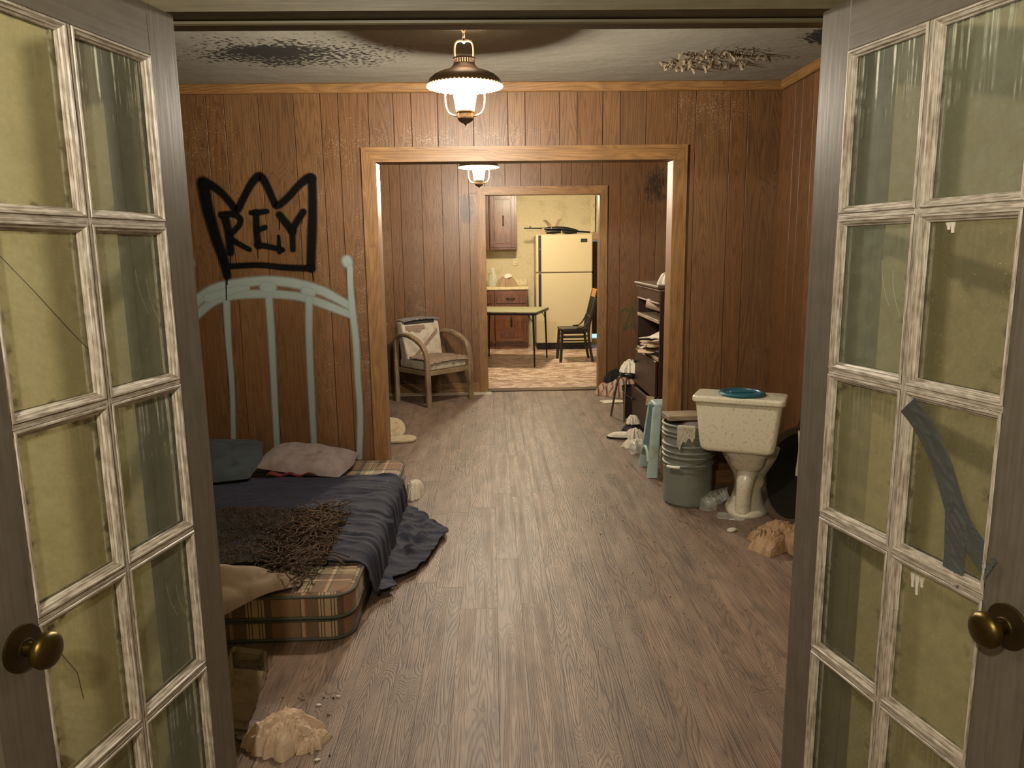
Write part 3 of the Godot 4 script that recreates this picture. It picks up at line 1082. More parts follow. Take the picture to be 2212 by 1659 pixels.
	for side in [1, -1]:
		var xw: float = 1.9 * side
		b = MB.new()
		span(b, xw, xw + 0.1 * side, -0.02, CEIL + 0.05, WALL2, WALL1 - 0.12)
		var ws := struct(b, "wall_right" if side > 0 else "wall_left", M.groove)
		var e := [WALL2]
		var step := [0.152, 0.103, 0.203, 0.103, 0.152, 0.203, 0.10, 0.204]
		while e[-1] < WALL1 - 0.16:
			e.append(minf(e[-1] + step[(e.size() + side) % 8], WALL1 - 0.12))
		boards(ws, e, "panel", func(a0, a1, y0, y1, mb, off): span(mb, xw - 0.006 * side, xw, y0, y1, a0, a1, 0.0013, off, 1))
	# kitchen: the back wall leaves a door opening to the outside at the right
	b = MB.new()
	span(b, -1.8, 1.58, -0.02, CEIL + 0.05, -12.1, -11.95)
	span(b, 1.58, 2.1, 1.62, CEIL + 0.05, -12.1, -11.95)
	span(b, 1.58, 2.1, -0.02, 0.075, -12.1, -11.95)
	struct(b, "wall_back", M.kitchen_wall)
	b = MB.new()
	span(b, -1.8, -1.7, -0.02, CEIL + 0.05, -11.95, WALL2 - 0.12)
	struct(b, "wall_left", M.kitchen_wall)
	b = MB.new()
	span(b, 1.95, 2.1, -0.02, CEIL + 0.05, -12.1, WALL2 - 0.12)
	struct(b, "wall_right", M.kitchen_wall)
	# hall with the camera
	b = MB.new()
	span(b, -2.5, -0.80, -0.02, CEIL + 0.05, -2.0, NEARWALL)
	span(b, 0.875, 2.5, -0.02, CEIL + 0.05, -2.0, NEARWALL)
	span(b, -0.80, 0.875, 2.05, CEIL + 0.05, -2.0, NEARWALL)
	struct(b, "wall_front", M.hall_wall)
	b = MB.new()
	span(b, -2.6, -2.5, -0.02, CEIL + 0.05, -2.0, 2.6)
	struct(b, "wall_left", M.hall_wall)
	b = MB.new()
	span(b, 2.5, 2.6, -0.02, CEIL + 0.05, -2.0, 2.6)
	struct(b, "wall_right", M.hall_wall)
	b = MB.new()
	span(b, -2.6, 2.6, -0.02, CEIL + 0.05, 2.6, 2.7)
	struct(b, "wall_rear", M.hall_wall)
	# return pieces that close the gap between hall and first room
	b = MB.new()
	span(b, -2.8, -2.5, -0.02, CEIL + 0.05, -2.05, NEARWALL)
	span(b, 1.735, 2.6, -0.02, CEIL + 0.05, -2.05, -2.0)
	struct(b, "wall_front", M.hall_wall)
	casing("trim_9", -0.785, 0.86, 2.032, NEARWALL, 0.10, 0.016, M.casing_paint)
	lining("trim_10", -0.78, 0.855, 2.032, -2.0, NEARWALL, M.casing_paint, true)


# ---------------------------------------------------------------- the pair of glazed doors
# door space: u runs from the hinge to the lock edge (x), y up, z towards the room side of the leaf
const STILE := 0.0955
const GLASS := 0.471
const DOOR_W := 0.672
const ROW_TOP := 1.913
const ROW_H := 0.3566

func build_doors() -> void:
	door(-1)
	door(1)
	# round-topped bin standing against the hall wall, seen through the lowest panes
	var t := thing("waste_bin", "dark blue-grey rounded bin seen dimly behind the left glass door", "bin", Vector3(-1.17, 0, -1.60))
	var b := MB.new()
	b.lathe([Vector2(0.0, 0.0), Vector2(0.11, 0.0), Vector2(0.13, 0.22)], 28)
	commit(b, "bin_body", M.teal_cloth, t)
	b = MB.new()
	b.lathe([Vector2(0.137, 0.215), Vector2(0.137, 0.235), Vector2(0.12, 0.29), Vector2(0.08, 0.33), Vector2(0.0, 0.345)], 28)
	commit(b, "bin_lid", M.teal_cloth, t)


func bead_ring(b: MB, x0: float, x1: float, y0: float, y1: float, face: float) -> void:
	# moulded frame round one pane, stepping down from the face of the door to the glass
	var prof := [Vector2(0.0, 0.0), Vector2(0.0015, 0.0022), Vector2(0.005, 0.0022), Vector2(0.0065, -0.001), Vector2(0.0115, -0.0035), Vector2(0.0125, -0.0075), Vector2(0.016, -0.0095), Vector2(0.017, -0.0135)]
	for k in prof.size() - 1:
		var a: Vector2 = prof[k]
		var c: Vector2 = prof[k + 1]
		var o := []
		var i := []
		for s in [a, c]:
			var ring := [Vector3(x0 + s.x, y0 + s.x, face + s.y), Vector3(x1 - s.x, y0 + s.x, face + s.y), Vector3(x1 - s.x, y1 - s.x, face + s.y), Vector3(x0 + s.x, y1 - s.x, face + s.y)]
			if s == a:
				o = ring
			else:
				i = ring
		for e in 4:
			var e2 := (e + 1) % 4
			var along := 0 if e % 2 == 0 else 1
			var f := func(p: Vector3, d: float) -> Vector2: return Vector2(d + e * 0.13, p[along])
			b.quad(o[e], o[e2], i[e2], i[e], f.call(o[e], a.x), f.call(o[e2], a.x), f.call(i[e2], c.x), f.call(i[e], c.x))


func door(s: int) -> void:
	var left := s < 0
	var ang := 0.2107 if left else 0.2287
	var hinge := Vector3(-0.7057 if left else 0.7737, 0, -1.83)
	var t := thing("glazed_door", "grey-painted glazed door swung open at the left, brass knob at its lower left" if left else "grey-painted glazed door swung open at the right, silver tape across one pane", "door", hinge)
	# x of door space points from hinge towards the camera; z points to the middle of the opening
	var dir := Vector3(s * sin(ang), 0, cos(ang))
	var nrm := Vector3(-s * cos(ang), 0, sin(ang))
	# a left leaf is mirrored in u so that the basis keeps its handedness
	var flip := 1.0
	var bas := Basis(dir, Vector3.UP, dir.cross(Vector3.UP))
	if bas.z.dot(nrm) < 0:
		flip = -1.0
		bas = Basis(-dir, Vector3.UP, (-dir).cross(Vector3.UP))
	t.basis = bas
	var U := func(u: float) -> float: return u * flip
	var bar := func(called: String, u0: float, u1: float, y0: float, y1: float, z0: float, z1: float, m: Material, along: int, bevel := 0.0015) -> MeshInstance3D:
		var b := MB.new()
		span(b, minf(U.call(u0), U.call(u1)), maxf(U.call(u0), U.call(u1)), y0, y1, z0, z1, bevel, Vector2(rng.randf(), rng.randf()), along)
		return commit(b, called, m, t)
	var th := -0.036
	var g1 := STILE + GLASS
	var ub := ROW_TOP - ROW_H * 5
	bar.call("stile", 0.0, STILE, 0.008, 2.02, th, 0.0, M.door_paint, 1)
	bar.call("stile", g1, DOOR_W, 0.008, 2.02, th, 0.0, M.door_paint, 1)
	bar.call("rail", STILE, g1, ROW_TOP, 2.02, th, 0.0, M.door_paint, 0)
	bar.call("rail", STILE, g1, 0.008, ub, th, 0.0, M.door_paint, 0)
	var um := STILE + GLASS * 0.5
	bar.call("muntin", um - 0.006, um + 0.006, ub, ROW_TOP, th + 0.003, -0.0005, M.bead_paint, 1, 0.001)
	for k in range(1, 5):
		var y := ROW_TOP - ROW_H * k
		bar.call("muntin", STILE, um - 0.006, y - 0.006, y + 0.006, th + 0.003, -0.0005, M.bead_paint, 0, 0.001)
		bar.call("muntin", um + 0.006, g1, y - 0.006, y + 0.006, th + 0.003, -0.0005, M.bead_paint, 0, 0.001)
	# dirt on each pane, top row first: hinge column, lock column
	var look := [[1, 0], [2, 0], [4, 5], [2, 5], [4, 3]] if left else [[1, 4], [2, 3], [5, 3], [3, 0], [3, 5]]
	for r in 5:
		for c in 2:
			var u0: float = STILE if c == 0 else um + 0.006
			var u1: float = um - 0.006 if c == 0 else g1
			var y1 := ROW_TOP - ROW_H * r - (0.006 if r > 0 else 0.0)
			var y0 := ROW_TOP - ROW_H * (r + 1) + (0.006 if r < 4 else 0.0)
			var x0 := minf(U.call(u0), U.call(u1))
			var x1 := maxf(U.call(u0), U.call(u1))
			for f in [1, 0]:
				var b := MB.new()
				if f == 0:          # the far side of the leaf: the same moulding turned round
					b.xf = Transform3D(Basis(Vector3.UP, PI), Vector3(x0 + x1, 0, th))
				bead_ring(b, x0, x1, y0, y1, 0.0)
				commit(b, "glazing_bead", M.bead_paint, t)
			# glass and, half a millimetre before it, the dirt on it
			var am := ArrayMesh.new()
			for layer in 2:
				var b := MB.new()
				var zz := -0.016 if layer == 0 else -0.0152
				var q := 0.008
				var fx := 1.0 if (r + c) % 2 == 0 else 0.0
				b.quad(Vector3(x0 + q, y0 + q, zz), Vector3(x1 - q, y0 + q, zz), Vector3(x1 - q, y1 - q, zz), Vector3(x0 + q, y1 - q, zz), Vector2(fx, 1), Vector2(1.0 - fx, 1), Vector2(1.0 - fx, 0), Vector2(fx, 0))
				var arr := []
				arr.resize(Mesh.ARRAY_MAX)
				arr[Mesh.ARRAY_VERTEX] = b.v
				arr[Mesh.ARRAY_NORMAL] = b.n
				arr[Mesh.ARRAY_TEX_UV] = b.uv
				arr[Mesh.ARRAY_INDEX] = b.ix
				am.add_surface_from_arrays(Mesh.PRIMITIVE_TRIANGLES, arr)
				am.surface_set_material(layer, M.pane_glass if layer == 0 else M["grime%d" % look[r][c]])
			var pane := put_mesh(am, "pane", null, t)
			if left and c == 1 and (r == 1 or r == 3):
				var cr := MB.new()
				var pts := [[0.545, 1.505], [0.47, 1.43], [0.40, 1.355], [0.343, 1.298]] if r == 1 else [[0.525, 0.774], [0.50, 0.73], [0.478, 0.69], [0.471, 0.63]]
				var line := []
				for p in pts:
					line.append(Vector3(U.call(p[0]), p[1], -0.0145))
				cr.tube(line, 0.0006, 5)
				commit(cr, "crack", M.crack, pane)
			if not left and c == 1 and (r == 3 or r == 1):
				var dr := MB.new()
				var spot := Vector2(0.385, 0.812) if r == 3 else Vector2(0.398, 1.532)
				for d in ([[0.0, 0.030], [0.012, 0.042], [0.024, 0.02]] if r == 3 else [[0.0, 0.014], [0.01, 0.02]]):
					dr.tube([Vector3(U.call(spot.x + d[0]), spot.y, -0.0145), Vector3(U.call(spot.x + d[0]), spot.y - d[1] * 0.6, -0.0145), Vector3(U.call(spot.x + d[0] + 0.001), spot.y - d[1], -0.0145)], [0.006, 0.0032, 0.003], 8)
				commit(dr, "paint_drip", M.white_paint, pane)
	# knob with a round plate on the room side
	var kx: float = U.call(0.606 if left else 0.622)
	var ky := 0.815
	var b := MB.new()
	b.xf = Transform3D(Basis(Vector3.RIGHT, PI * 0.5), Vector3(kx, ky, 0.0))
	b.lathe([Vector2(0.042, 0.0), Vector2(0.042, 0.0025), Vector2(0.039, 0.0048), Vector2(0.020, 0.0075), Vector2(0.016, 0.011), Vector2(0.0, 0.011)], 32)
	var plate_part := commit(b, "knob_plate", M.brass_dark, t)
	b = MB.new()
	b.xf = Transform3D(Basis(Vector3.RIGHT, PI * 0.5), Vector3(kx + 0.012 * flip, ky - 0.018, 0.0042))
	b.lathe([Vector2(0.0048, 0.0), Vector2(0.0048, 0.0015), Vector2(0.0, 0.0015)], 14)
	commit(b, "keyhole", M.black_plastic, plate_part)
	b = MB.new()
	b.xf = Transform3D(Basis(Vector3.RIGHT, PI * 0.5), Vector3(kx, ky, 0.0))
	b.lathe([Vector2(0.013, 0.008), Vector2(0.012, 0.026), Vector2(0.015, 0.031), Vector2(0.025, 0.035), Vector2(0.0315, 0.042), Vector2(0.033, 0.049), Vector2(0.031, 0.056), Vector2(0.024, 0.062), Vector2(0.012, 0.0655), Vector2(0.0, 0.0665)], 32, 1.2)
	commit(b, "knob", M.brass, t)
	for y in [0.25, 1.05, 1.80]:
		b = MB.new()
		b.tube([Vector3(0, y - 0.04, -0.040), Vector3(0, y + 0.04, -0.040)], 0.006, 10)
		commit(b, "hinge", M.brass_dark, t)
	if left:
		return
	# silver tape over the broken pane of the third row
	var tp := thing("tape_strip", "crinkled silver tape stuck in a fork across a pane of the right glass door", "tape", hinge)
	tp.basis = bas
	var nz := noise(38.0, 77, FastNoiseLite.TYPE_SIMPLEX_SMOOTH, 2)
	var strips := [
		[[0.352, 1.168, 0.002], [0.385, 1.135, -0.006], [0.43, 1.07, -0.0135], [0.475, 0.985, -0.0135], [0.492, 0.958, -0.0135]],
		[[0.470, 0.995, -0.0128], [0.500, 0.955, -0.012], [0.540, 0.922, -0.011], [0.580, 0.902, 0.002]],
		[[0.478, 0.985, -0.0122], [0.483, 0.94, -0.0115], [0.487, 0.88, -0.0115], [0.490, 0.835, -0.004]],
	]
	for k in 3:
		var line := []
		for p in strips[k]:
			line.append(Vector3(U.call(p[0]), p[1], p[2] + 0.0012))
		line = curve(line, 18)
		var rows := []
		for i in line.size():
			var d: Vector3 = (line[mini(i + 1, line.size() - 1)] - line[maxi(i - 1, 0)]).normalized()
			var sd := Vector3(-d.y, d.x, 0).normalized()
			var ring := PackedVector3Array()
			for j in 13:
				var w := (j / 12.0 - 0.5) * 0.050
				var p: Vector3 = line[i] + sd * w
				p.z += pow(1.0 - absf(nz.get_noise_2d((p.x + p.y * 0.75) * 0.8 + k * 3.0, p.y * 0.22)), 7.0) * 0.0035 * (1.0 if j > 0 and j < 12 else 0.0)
				ring.append(p)
			rows.append(ring)
		b = MB.new()
		b.cloth(rows, 0.0006)
		commit(b, "tape_length", M.tape, tp)


# ---------------------------------------------------------------- lantern-shaped ceiling lamps
func build_lamps() -> void:
	lantern(Vector3(-0.10, 0, -3.42), CEIL - 0.0, 0.0, ROOM_LAMP, "bronze lantern pendant lamp hanging nearest, in front of the wide opening")
	lantern(Vector3(-0.086, 0, -6.30), CEIL, -0.034, DINING_LAMP, "smaller-looking bronze lantern pendant lamp seen through the wide opening")
	lantern(Vector3(-0.45, 0, 0.35), CEIL, 0.0, HALL_LAMP, "bronze lantern pendant lamp in the hall behind the viewer")


func lantern(at: Vector3, ceil_y: float, drop: float, energy: float, label: String) -> void:
	var t := thing("pendant_lamp", label, "lamp", at + Vector3(0, drop, 0), 0.0, "lantern ceiling lamps")
	var top := ceil_y - drop
	var b := MB.new()
	b.lathe([Vector2(0.0, top - 0.022), Vector2(0.03, top - 0.02), Vector2(0.05, top - 0.006), Vector2(0.052, top)], 24)
	commit(b, "ceiling_cap", M.bronze, t)
	# chain between cap and handle
	var y := top - 0.02
	var k := 0
	while y > 2.375:
		b = MB.new()
		var ring := []
		for s in 13:
			var a := TAU * s / 12.0
			var p := Vector3(cos(a) * 0.008, sin(a) * 0.013, 0)
			ring.append(Basis(Vector3.UP, PI * 0.5 * (k % 2) + 0.5) * p + Vector3(0, y - 0.010, 0))
		b.tube(ring, 0.0019, 6, false)
		commit(b, "chain_link", M.lamp_arm, t)
		y -= 0.021
		k += 1
	# flat bail handle
	b = MB.new()
	b.tube(curve([Vector3(-0.040, 2.30, 0), Vector3(-0.040, 2.345, 0), Vector3(-0.034, 2.366, 0), Vector3(-0.018, 2.374, 0), Vector3(0.0, 2.371, 0), Vector3(0.018, 2.374, 0), Vector3(0.034, 2.366, 0), Vector3(0.040, 2.345, 0), Vector3(0.040, 2.30, 0)], 5), 0.005, 8, true, Vector3(0, 0, 1), 0.004)
	commit(b, "handle", M.lamp_arm, t)
	# collar with vent slots
	b = MB.new()
	b.lathe([Vector2(0.046, 2.276), Vector2(0.046, 2.281), Vector2(0.043, 2.281)], 32)
	b.lathe([Vector2(0.043, 2.297), Vector2(0.048, 2.297), Vector2(0.048, 2.304), Vector2(0.041, 2.305)], 32)
	for s in 26:
		var a := TAU * s / 26.0
		b.xf = Transform3D(Basis(Vector3.UP, a), Vector3.ZERO)
		b.box(Vector3(0, 2.289, 0.0445), Vector3(0.006, 0.018, 0.003))
	b.xf = Transform3D.IDENTITY
	commit(b, "vent_collar", M.bronze, t)
	b = MB.new()
	b.lathe([Vector2(0.040, 2.276), Vector2(0.040, 2.302)], 24)
	commit(b, "vent_lining", M.shade_white, t)
	# shade: bronze outside, white inside, rim of beads
	var prof := [Vector2(0.163, 2.190), Vector2(0.161, 2.200), Vector2(0.152, 2.216), Vector2(0.134, 2.231), Vector2(0.109, 2.243), Vector2(0.081, 2.252), Vector2(0.062, 2.261), Vector2(0.050, 2.272), Vector2(0.046, 2.279)]
	b = MB.new()
	b.lathe(prof, 48, 2.0)
	var shade := commit(b, "shade", M.bronze, t)
	b = MB.new()
	var inner := []
	for p in prof:
		inner.append(Vector2(p.x - 0.0015, p.y - 0.002))
	inner.reverse()
	b.lathe(inner, 48, 2.0)
	commit(b, "shade_lining", M.shade_white, shade)
	b = MB.new()
	for s in 56:
		var a := TAU * s / 56.0
		var c := Vector3(cos(a) * 0.1635, 2.189, sin(a) * 0.1635)
		var rows := []
		for i in 5:
			var ph := PI * i / 4.0
			var ring := PackedVector3Array()
			for j in 6:
				var th := TAU * j / 6.0
				ring.append(c + Vector3(cos(th) * sin(ph), -cos(ph), sin(th) * sin(ph)) * 0.0042)
			rows.append(ring)
		b.grid(rows, true, true)
	commit(b, "rim_beads", M.bead_glass, shade)
	# glass chimney, lit
	b = MB.new()
	b.lathe([Vector2(0.040, 2.086), Vector2(0.042, 2.10), Vector2(0.047, 2.13), Vector2(0.052, 2.16), Vector2(0.0535, 2.185), Vector2(0.050, 2.205), Vector2(0.045, 2.215)], 28, 2.0)
	var chim := commit(b, "lamp_glass", M.lamp_glow, t)
	chim.set_meta("label", "glowing white glass chimney")
	# gallery, oil font and finial
	b = MB.new()
	b.lathe([Vector2(0.034, 2.058), Vector2(0.036, 2.062), Vector2(0.035, 2.078), Vector2(0.0415, 2.081), Vector2(0.042, 2.086), Vector2(0.030, 2.087)], 28)
	commit(b, "gallery", M.lamp_arm, t)
	b = MB.new()
	b.lathe([Vector2(0.0, 2.026), Vector2(0.004, 2.028), Vector2(0.005, 2.033), Vector2(0.014, 2.037), Vector2(0.028, 2.045), Vector2(0.035, 2.054), Vector2(0.035, 2.06)], 28, 1.2)
	commit(b, "font", M.bronze, t)
	for s in [-1.0, 1.0]:
		b = MB.new()
		b.tube(curve([Vector3(s * 0.068, 2.236, 0), Vector3(s * 0.078, 2.20, 0), Vector3(s * 0.085, 2.16, 0), Vector3(s * 0.084, 2.115, 0), Vector3(s * 0.072, 2.082, 0), Vector3(s * 0.050, 2.069, 0), Vector3(s * 0.033, 2.067, 0)], 5), 0.0048, 8, true, Vector3(0, 0, 1), 0.0035)
		commit(b, "arm", M.lamp_arm, t)
	var l := OmniLight3D.new()
	l.name = "lamp_light"
	l.position = Vector3(0, 2.115, 0)
	l.light_color = WARM
	l.light_energy = energy
	l.light_size = 0.05
	l.omni_range = 12.0
	l.omni_attenuation = 2.0
	l.shadow_enabled = true
	t.add_child(l)


# ---------------------------------------------------------------- spray paint on the panelling
func spray(b: MB, st: Array, z: float, fat := 1.0) -> void:
	# one stroke: points [x, y, width], rounded soft ends
	var p := []
	for q in st:
		p.append(Vector3(q[0], q[1], q[2] * fat))
	p = curve(p, 6)
	var L := p.size()
	var rows := []
	for i in L:
		var d: Vector3 = p[mini(i + 1, L - 1)] - p[maxi(i - 1, 0)]
		var d2 := Vector2(d.x, d.y).normalized()
		var nn := Vector2(-d2.y, d2.x)
		if i == 0:
			rows.append([Vector2(p[0].x, p[0].y) - d2 * p[0].z * 0.5, nn, p[0].z, 0.0])
		rows.append([Vector2(p[i].x, p[i].y), nn, p[i].z, 0.5])
		if i == L - 1:
			rows.append([Vector2(p[i].x, p[i].y) + d2 * p[i].z * 0.5, nn, p[i].z, 1.0])
	for i in rows.size() - 1:
		var a = rows[i]
		var c = rows[i + 1]
		var a0: Vector2 = a[0] + a[1] * a[2] * 0.5
		var a1: Vector2 = a[0] - a[1] * a[2] * 0.5
		var c0: Vector2 = c[0] + c[1] * c[2] * 0.5
		var c1: Vector2 = c[0] - c[1] * c[2] * 0.5
		b.quad(Vector3(a1.x, a1.y, z), Vector3(c1.x, c1.y, z), Vector3(c0.x, c0.y, z), Vector3(a0.x, a0.y, z), Vector2(1, a[3]), Vector2(1, c[3]), Vector2(0, c[3]), Vector2(0, a[3]))


func build_graffiti() -> void:
	var z := WALL1 + 0.0068
	var bed := [
		[[-1.826,1.158,0.065],[-1.754,1.229,0.07],[-1.662,1.283,0.07],[-1.551,1.309,0.068],[-1.396,1.327,0.065],[-1.286,1.325,0.065],[-1.155,1.304,0.068],[-1.025,1.263,0.065],[-0.929,1.212,0.058],[-0.864,1.172,0.054]],
		[[-1.833,1.081,0.058],[-1.761,1.146,0.058],[-1.668,1.212,0.058],[-1.556,1.243,0.061],[-1.401,1.25,0.058],[-1.269,1.244,0.058],[-1.138,1.226,0.058],[-1.008,1.18,0.058],[-0.91,1.139,0.054],[-0.845,1.11,0.047]],
		[[-1.711,1.229,0.058],[-1.553,1.274,0.047],[-1.465,1.286,0.035]],
		[[-1.365,1.29,0.07],[-1.322,1.286,0.07]],
		[[-1.125,1.265,0.058],[-1.081,1.253,0.054]],
		[[-0.864,1.442,0.072],[-0.86,1.429,0.072]],
		[[-0.847,1.398,0.042],[-0.85,1.288,0.042],[-0.846,1.144,0.047],[-0.833,0.953,0.047],[-0.833,0.724,0.044],[-0.83,0.492,0.044],[-0.848,0.22,0.04]],
		[[-1.598,1.199,0.049],[-1.605,0.965,0.042],[-1.605,0.68,0.037],[-1.622,0.354,0.035]],
		[[-1.343,1.218,0.051],[-1.344,0.961,0.049],[-1.35,0.618,0.044],[-1.357,0.266,0.042]],
		[[-1.103,1.214,0.051],[-1.117,0.957,0.049],[-1.123,0.614,0.047],[-1.126,0.261,0.04]],
		[[-1.799,1.443,0.07],[-1.798,1.435,0.07]],
		[[-1.816,1.4,0.042],[-1.846,1.081,0.042],[-1.873,0.627,0.042],[-1.892,0.277,0.04]],
	]
	var b := MB.new()
	for st in bed:
		spray(b, st, z, 1.22)
		z += 0.00004
	var o := commit(b, "headboard_graffiti", M.spray_pale)
	tag(o, "pale blue-grey spray-painted bed headboard with bars on the panelled wall", "graffiti")
	z = WALL1 + 0.008
	var t := thing("crown_graffiti", "black spray-painted crown framing the letters REY on panelled wall", "graffiti")
	var crown := [
		[[-1.678,1.9,0.077],[-1.666,1.763,0.07],[-1.632,1.592,0.065],[-1.598,1.468,0.061],[-1.581,1.364,0.051]],
		[[-1.679,1.895,0.058],[-1.634,1.889,0.049],[-1.574,1.841,0.044],[-1.53,1.788,0.044],[-1.495,1.745,0.047],[-1.459,1.798,0.042],[-1.404,1.887,0.044],[-1.363,1.93,0.049],[-1.337,1.93,0.049],[-1.308,1.88,0.044],[-1.276,1.796,0.042],[-1.256,1.767,0.042],[-1.194,1.811,0.042],[-1.12,1.884,0.044],[-1.065,1.923,0.051],[-1.042,1.92,0.047]],
		[[-1.044,1.923,0.051],[-1.048,1.777,0.051],[-1.06,1.618,0.056],[-1.073,1.488,0.054],[-1.08,1.401,0.056]],
		[[-1.57,1.416,0.035],[-1.389,1.422,0.035],[-1.226,1.405,0.037],[-1.073,1.399,0.04]],
	]
	var letters := [
		[[[-1.568,1.709,0.051],[-1.552,1.602,0.047],[-1.551,1.5,0.047]],
		[[-1.589,1.718,0.037],[-1.524,1.721,0.037],[-1.48,1.697,0.037],[-1.486,1.66,0.035],[-1.521,1.623,0.033],[-1.556,1.593,0.033]],
		[[-1.556,1.591,0.035],[-1.505,1.553,0.033],[-1.437,1.514,0.03]]],
		[[[-1.383,1.728,0.04],[-1.388,1.621,0.04],[-1.384,1.535,0.042]],
		[[-1.412,1.728,0.03],[-1.367,1.73,0.035],[-1.317,1.735,0.028]],
		[[-1.388,1.625,0.033],[-1.335,1.642,0.03]],
		[[-1.391,1.541,0.037],[-1.338,1.533,0.035],[-1.241,1.51,0.03]],
		[[-1.26,1.59,0.019],[-1.261,1.499,0.03]]],
		[[[-1.247,1.714,0.042],[-1.204,1.657,0.047],[-1.177,1.617,0.047]],
		[[-1.105,1.729,0.04],[-1.145,1.677,0.04],[-1.18,1.617,0.04]],
		[[-1.177,1.624,0.037],[-1.18,1.511,0.033]]],
	]
	var drips := [
		[[-1.588,1.364,0.01],[-1.597,1.216,0.007]], [[-1.55,1.505,0.009],[-1.557,1.407,0.007]], [[-1.388,1.53,0.009],[-1.39,1.462,0.006]], [[-1.075,1.401,0.009],[-1.069,1.322,0.007]],
		[[-1.249,1.684,0.009],[-1.251,1.628,0.006]], [[-1.58,1.364,0.008],[-1.584,1.309,0.006]], [[-1.114,1.693,0.008],[-1.118,1.661,0.006]],
	]
	b = MB.new()
	for st in crown:
		spray(b, st, z, 1.38)
		z += 0.00004
	commit(b, "crown_outline", M.spray_black, t)
	for k in 3:
		b = MB.new()
		for st in letters[k]:
			spray(b, st, z, 1.38)
			z += 0.00004
		commit(b, "letter", M.spray_black, t).set_meta("label", "letter " + "REY"[k])
	for st in drips:
		b = MB.new()
		spray(b, st, z)
		commit(b, "drip", M.spray_black, t)
	# faint green tag and small writing beside the shelf in the second room
	z = WALL2 + 0.0068
	b = MB.new()
	for st in [[[1.37, 0.84, 0.03], [1.36, 0.72, 0.03]], [[1.37, 0.84, 0.03], [1.41, 0.86, 0.03], [1.45, 0.84, 0.03]], [[1.52, 0.93, 0.03], [1.45, 0.78, 0.03], [1.40, 0.64, 0.03]], [[1.40, 0.64, 0.03], [1.48, 0.70, 0.03], [1.52, 0.66, 0.03]], [[1.50, 0.86, 0.03], [1.51, 0.64, 0.03]]]:
		spray(b, st, z)
		z += 0.00004
	o = commit(b, "green_graffiti", M.spray_green)
	tag(o, "faint green spray scrawl on the panelling beside the dark shelf unit", "graffiti")


# ---------------------------------------------------------------- mattress and bedding
const BED_R := -0.555      # right edge
const BED_TOP := 0.205

func pillow(hx: float, hz: float, thick: float, sd: int, sag := 0.3) -> MB:
	var b := MB.new()
	var nz := noise(3.2, sd)
	for s in [1.0, -1.0]:
		var rows := []
		for i in 29:
			var ring := PackedVector3Array()
			var v := 1.0 - i / 14.0
			for j in 41:
				var u := j / 20.0 - 1.0
				var edge := pow(maxf(0.0, (1.0 - pow(absf(u), 2.4)) * (1.0 - pow(absf(v), 2.4))), 0.62)
				var pinch := 1.0 - 0.10 * (1.0 - edge) * (1.0 - absf(absf(u) - absf(v)))
				var x := u * hx * pinch
				var z := v * hz * pinch
				var y: float = s * thick * 0.5 * edge * (1.0 if s > 0 else sag * 2.0)
				y += nz.get_noise_2d(x * 2.2, z * 2.2 + s) * 0.02 * edge
				ring.append(Vector3(x, y, z))
			rows.append(ring)
		b.grid(rows, false, s < 0, 1, 1, true)
	return b


func mattress_layer(called: String, label: String, y0: float, y1: float, hx: float, hz: float, c: Vector2, turn: float) -> void:
	var t := thing(called, label, "mattress", Vector3(c.x, y0, c.y), turn, "stacked plaid mattresses")
	var poly := rounded(hx, hz, 0.09, 7)
	var b := MB.new()
	b.slab(poly, 0.0, y1 - y0, 0.022, 4)
	commit(b, "cover", M.plaid, t)
	for y in [0.010, y1 - y0 - 0.010]:
		b = MB.new()
		var line := []
		for p in rounded(hx - 0.002, hz - 0.002, 0.088, 7):
			line.append(Vector3(p.x, y, p.y))
		line.append(line[0])
		b.tube(line, 0.007, 7, false)
		commit(b, "piping", M.piping, t)


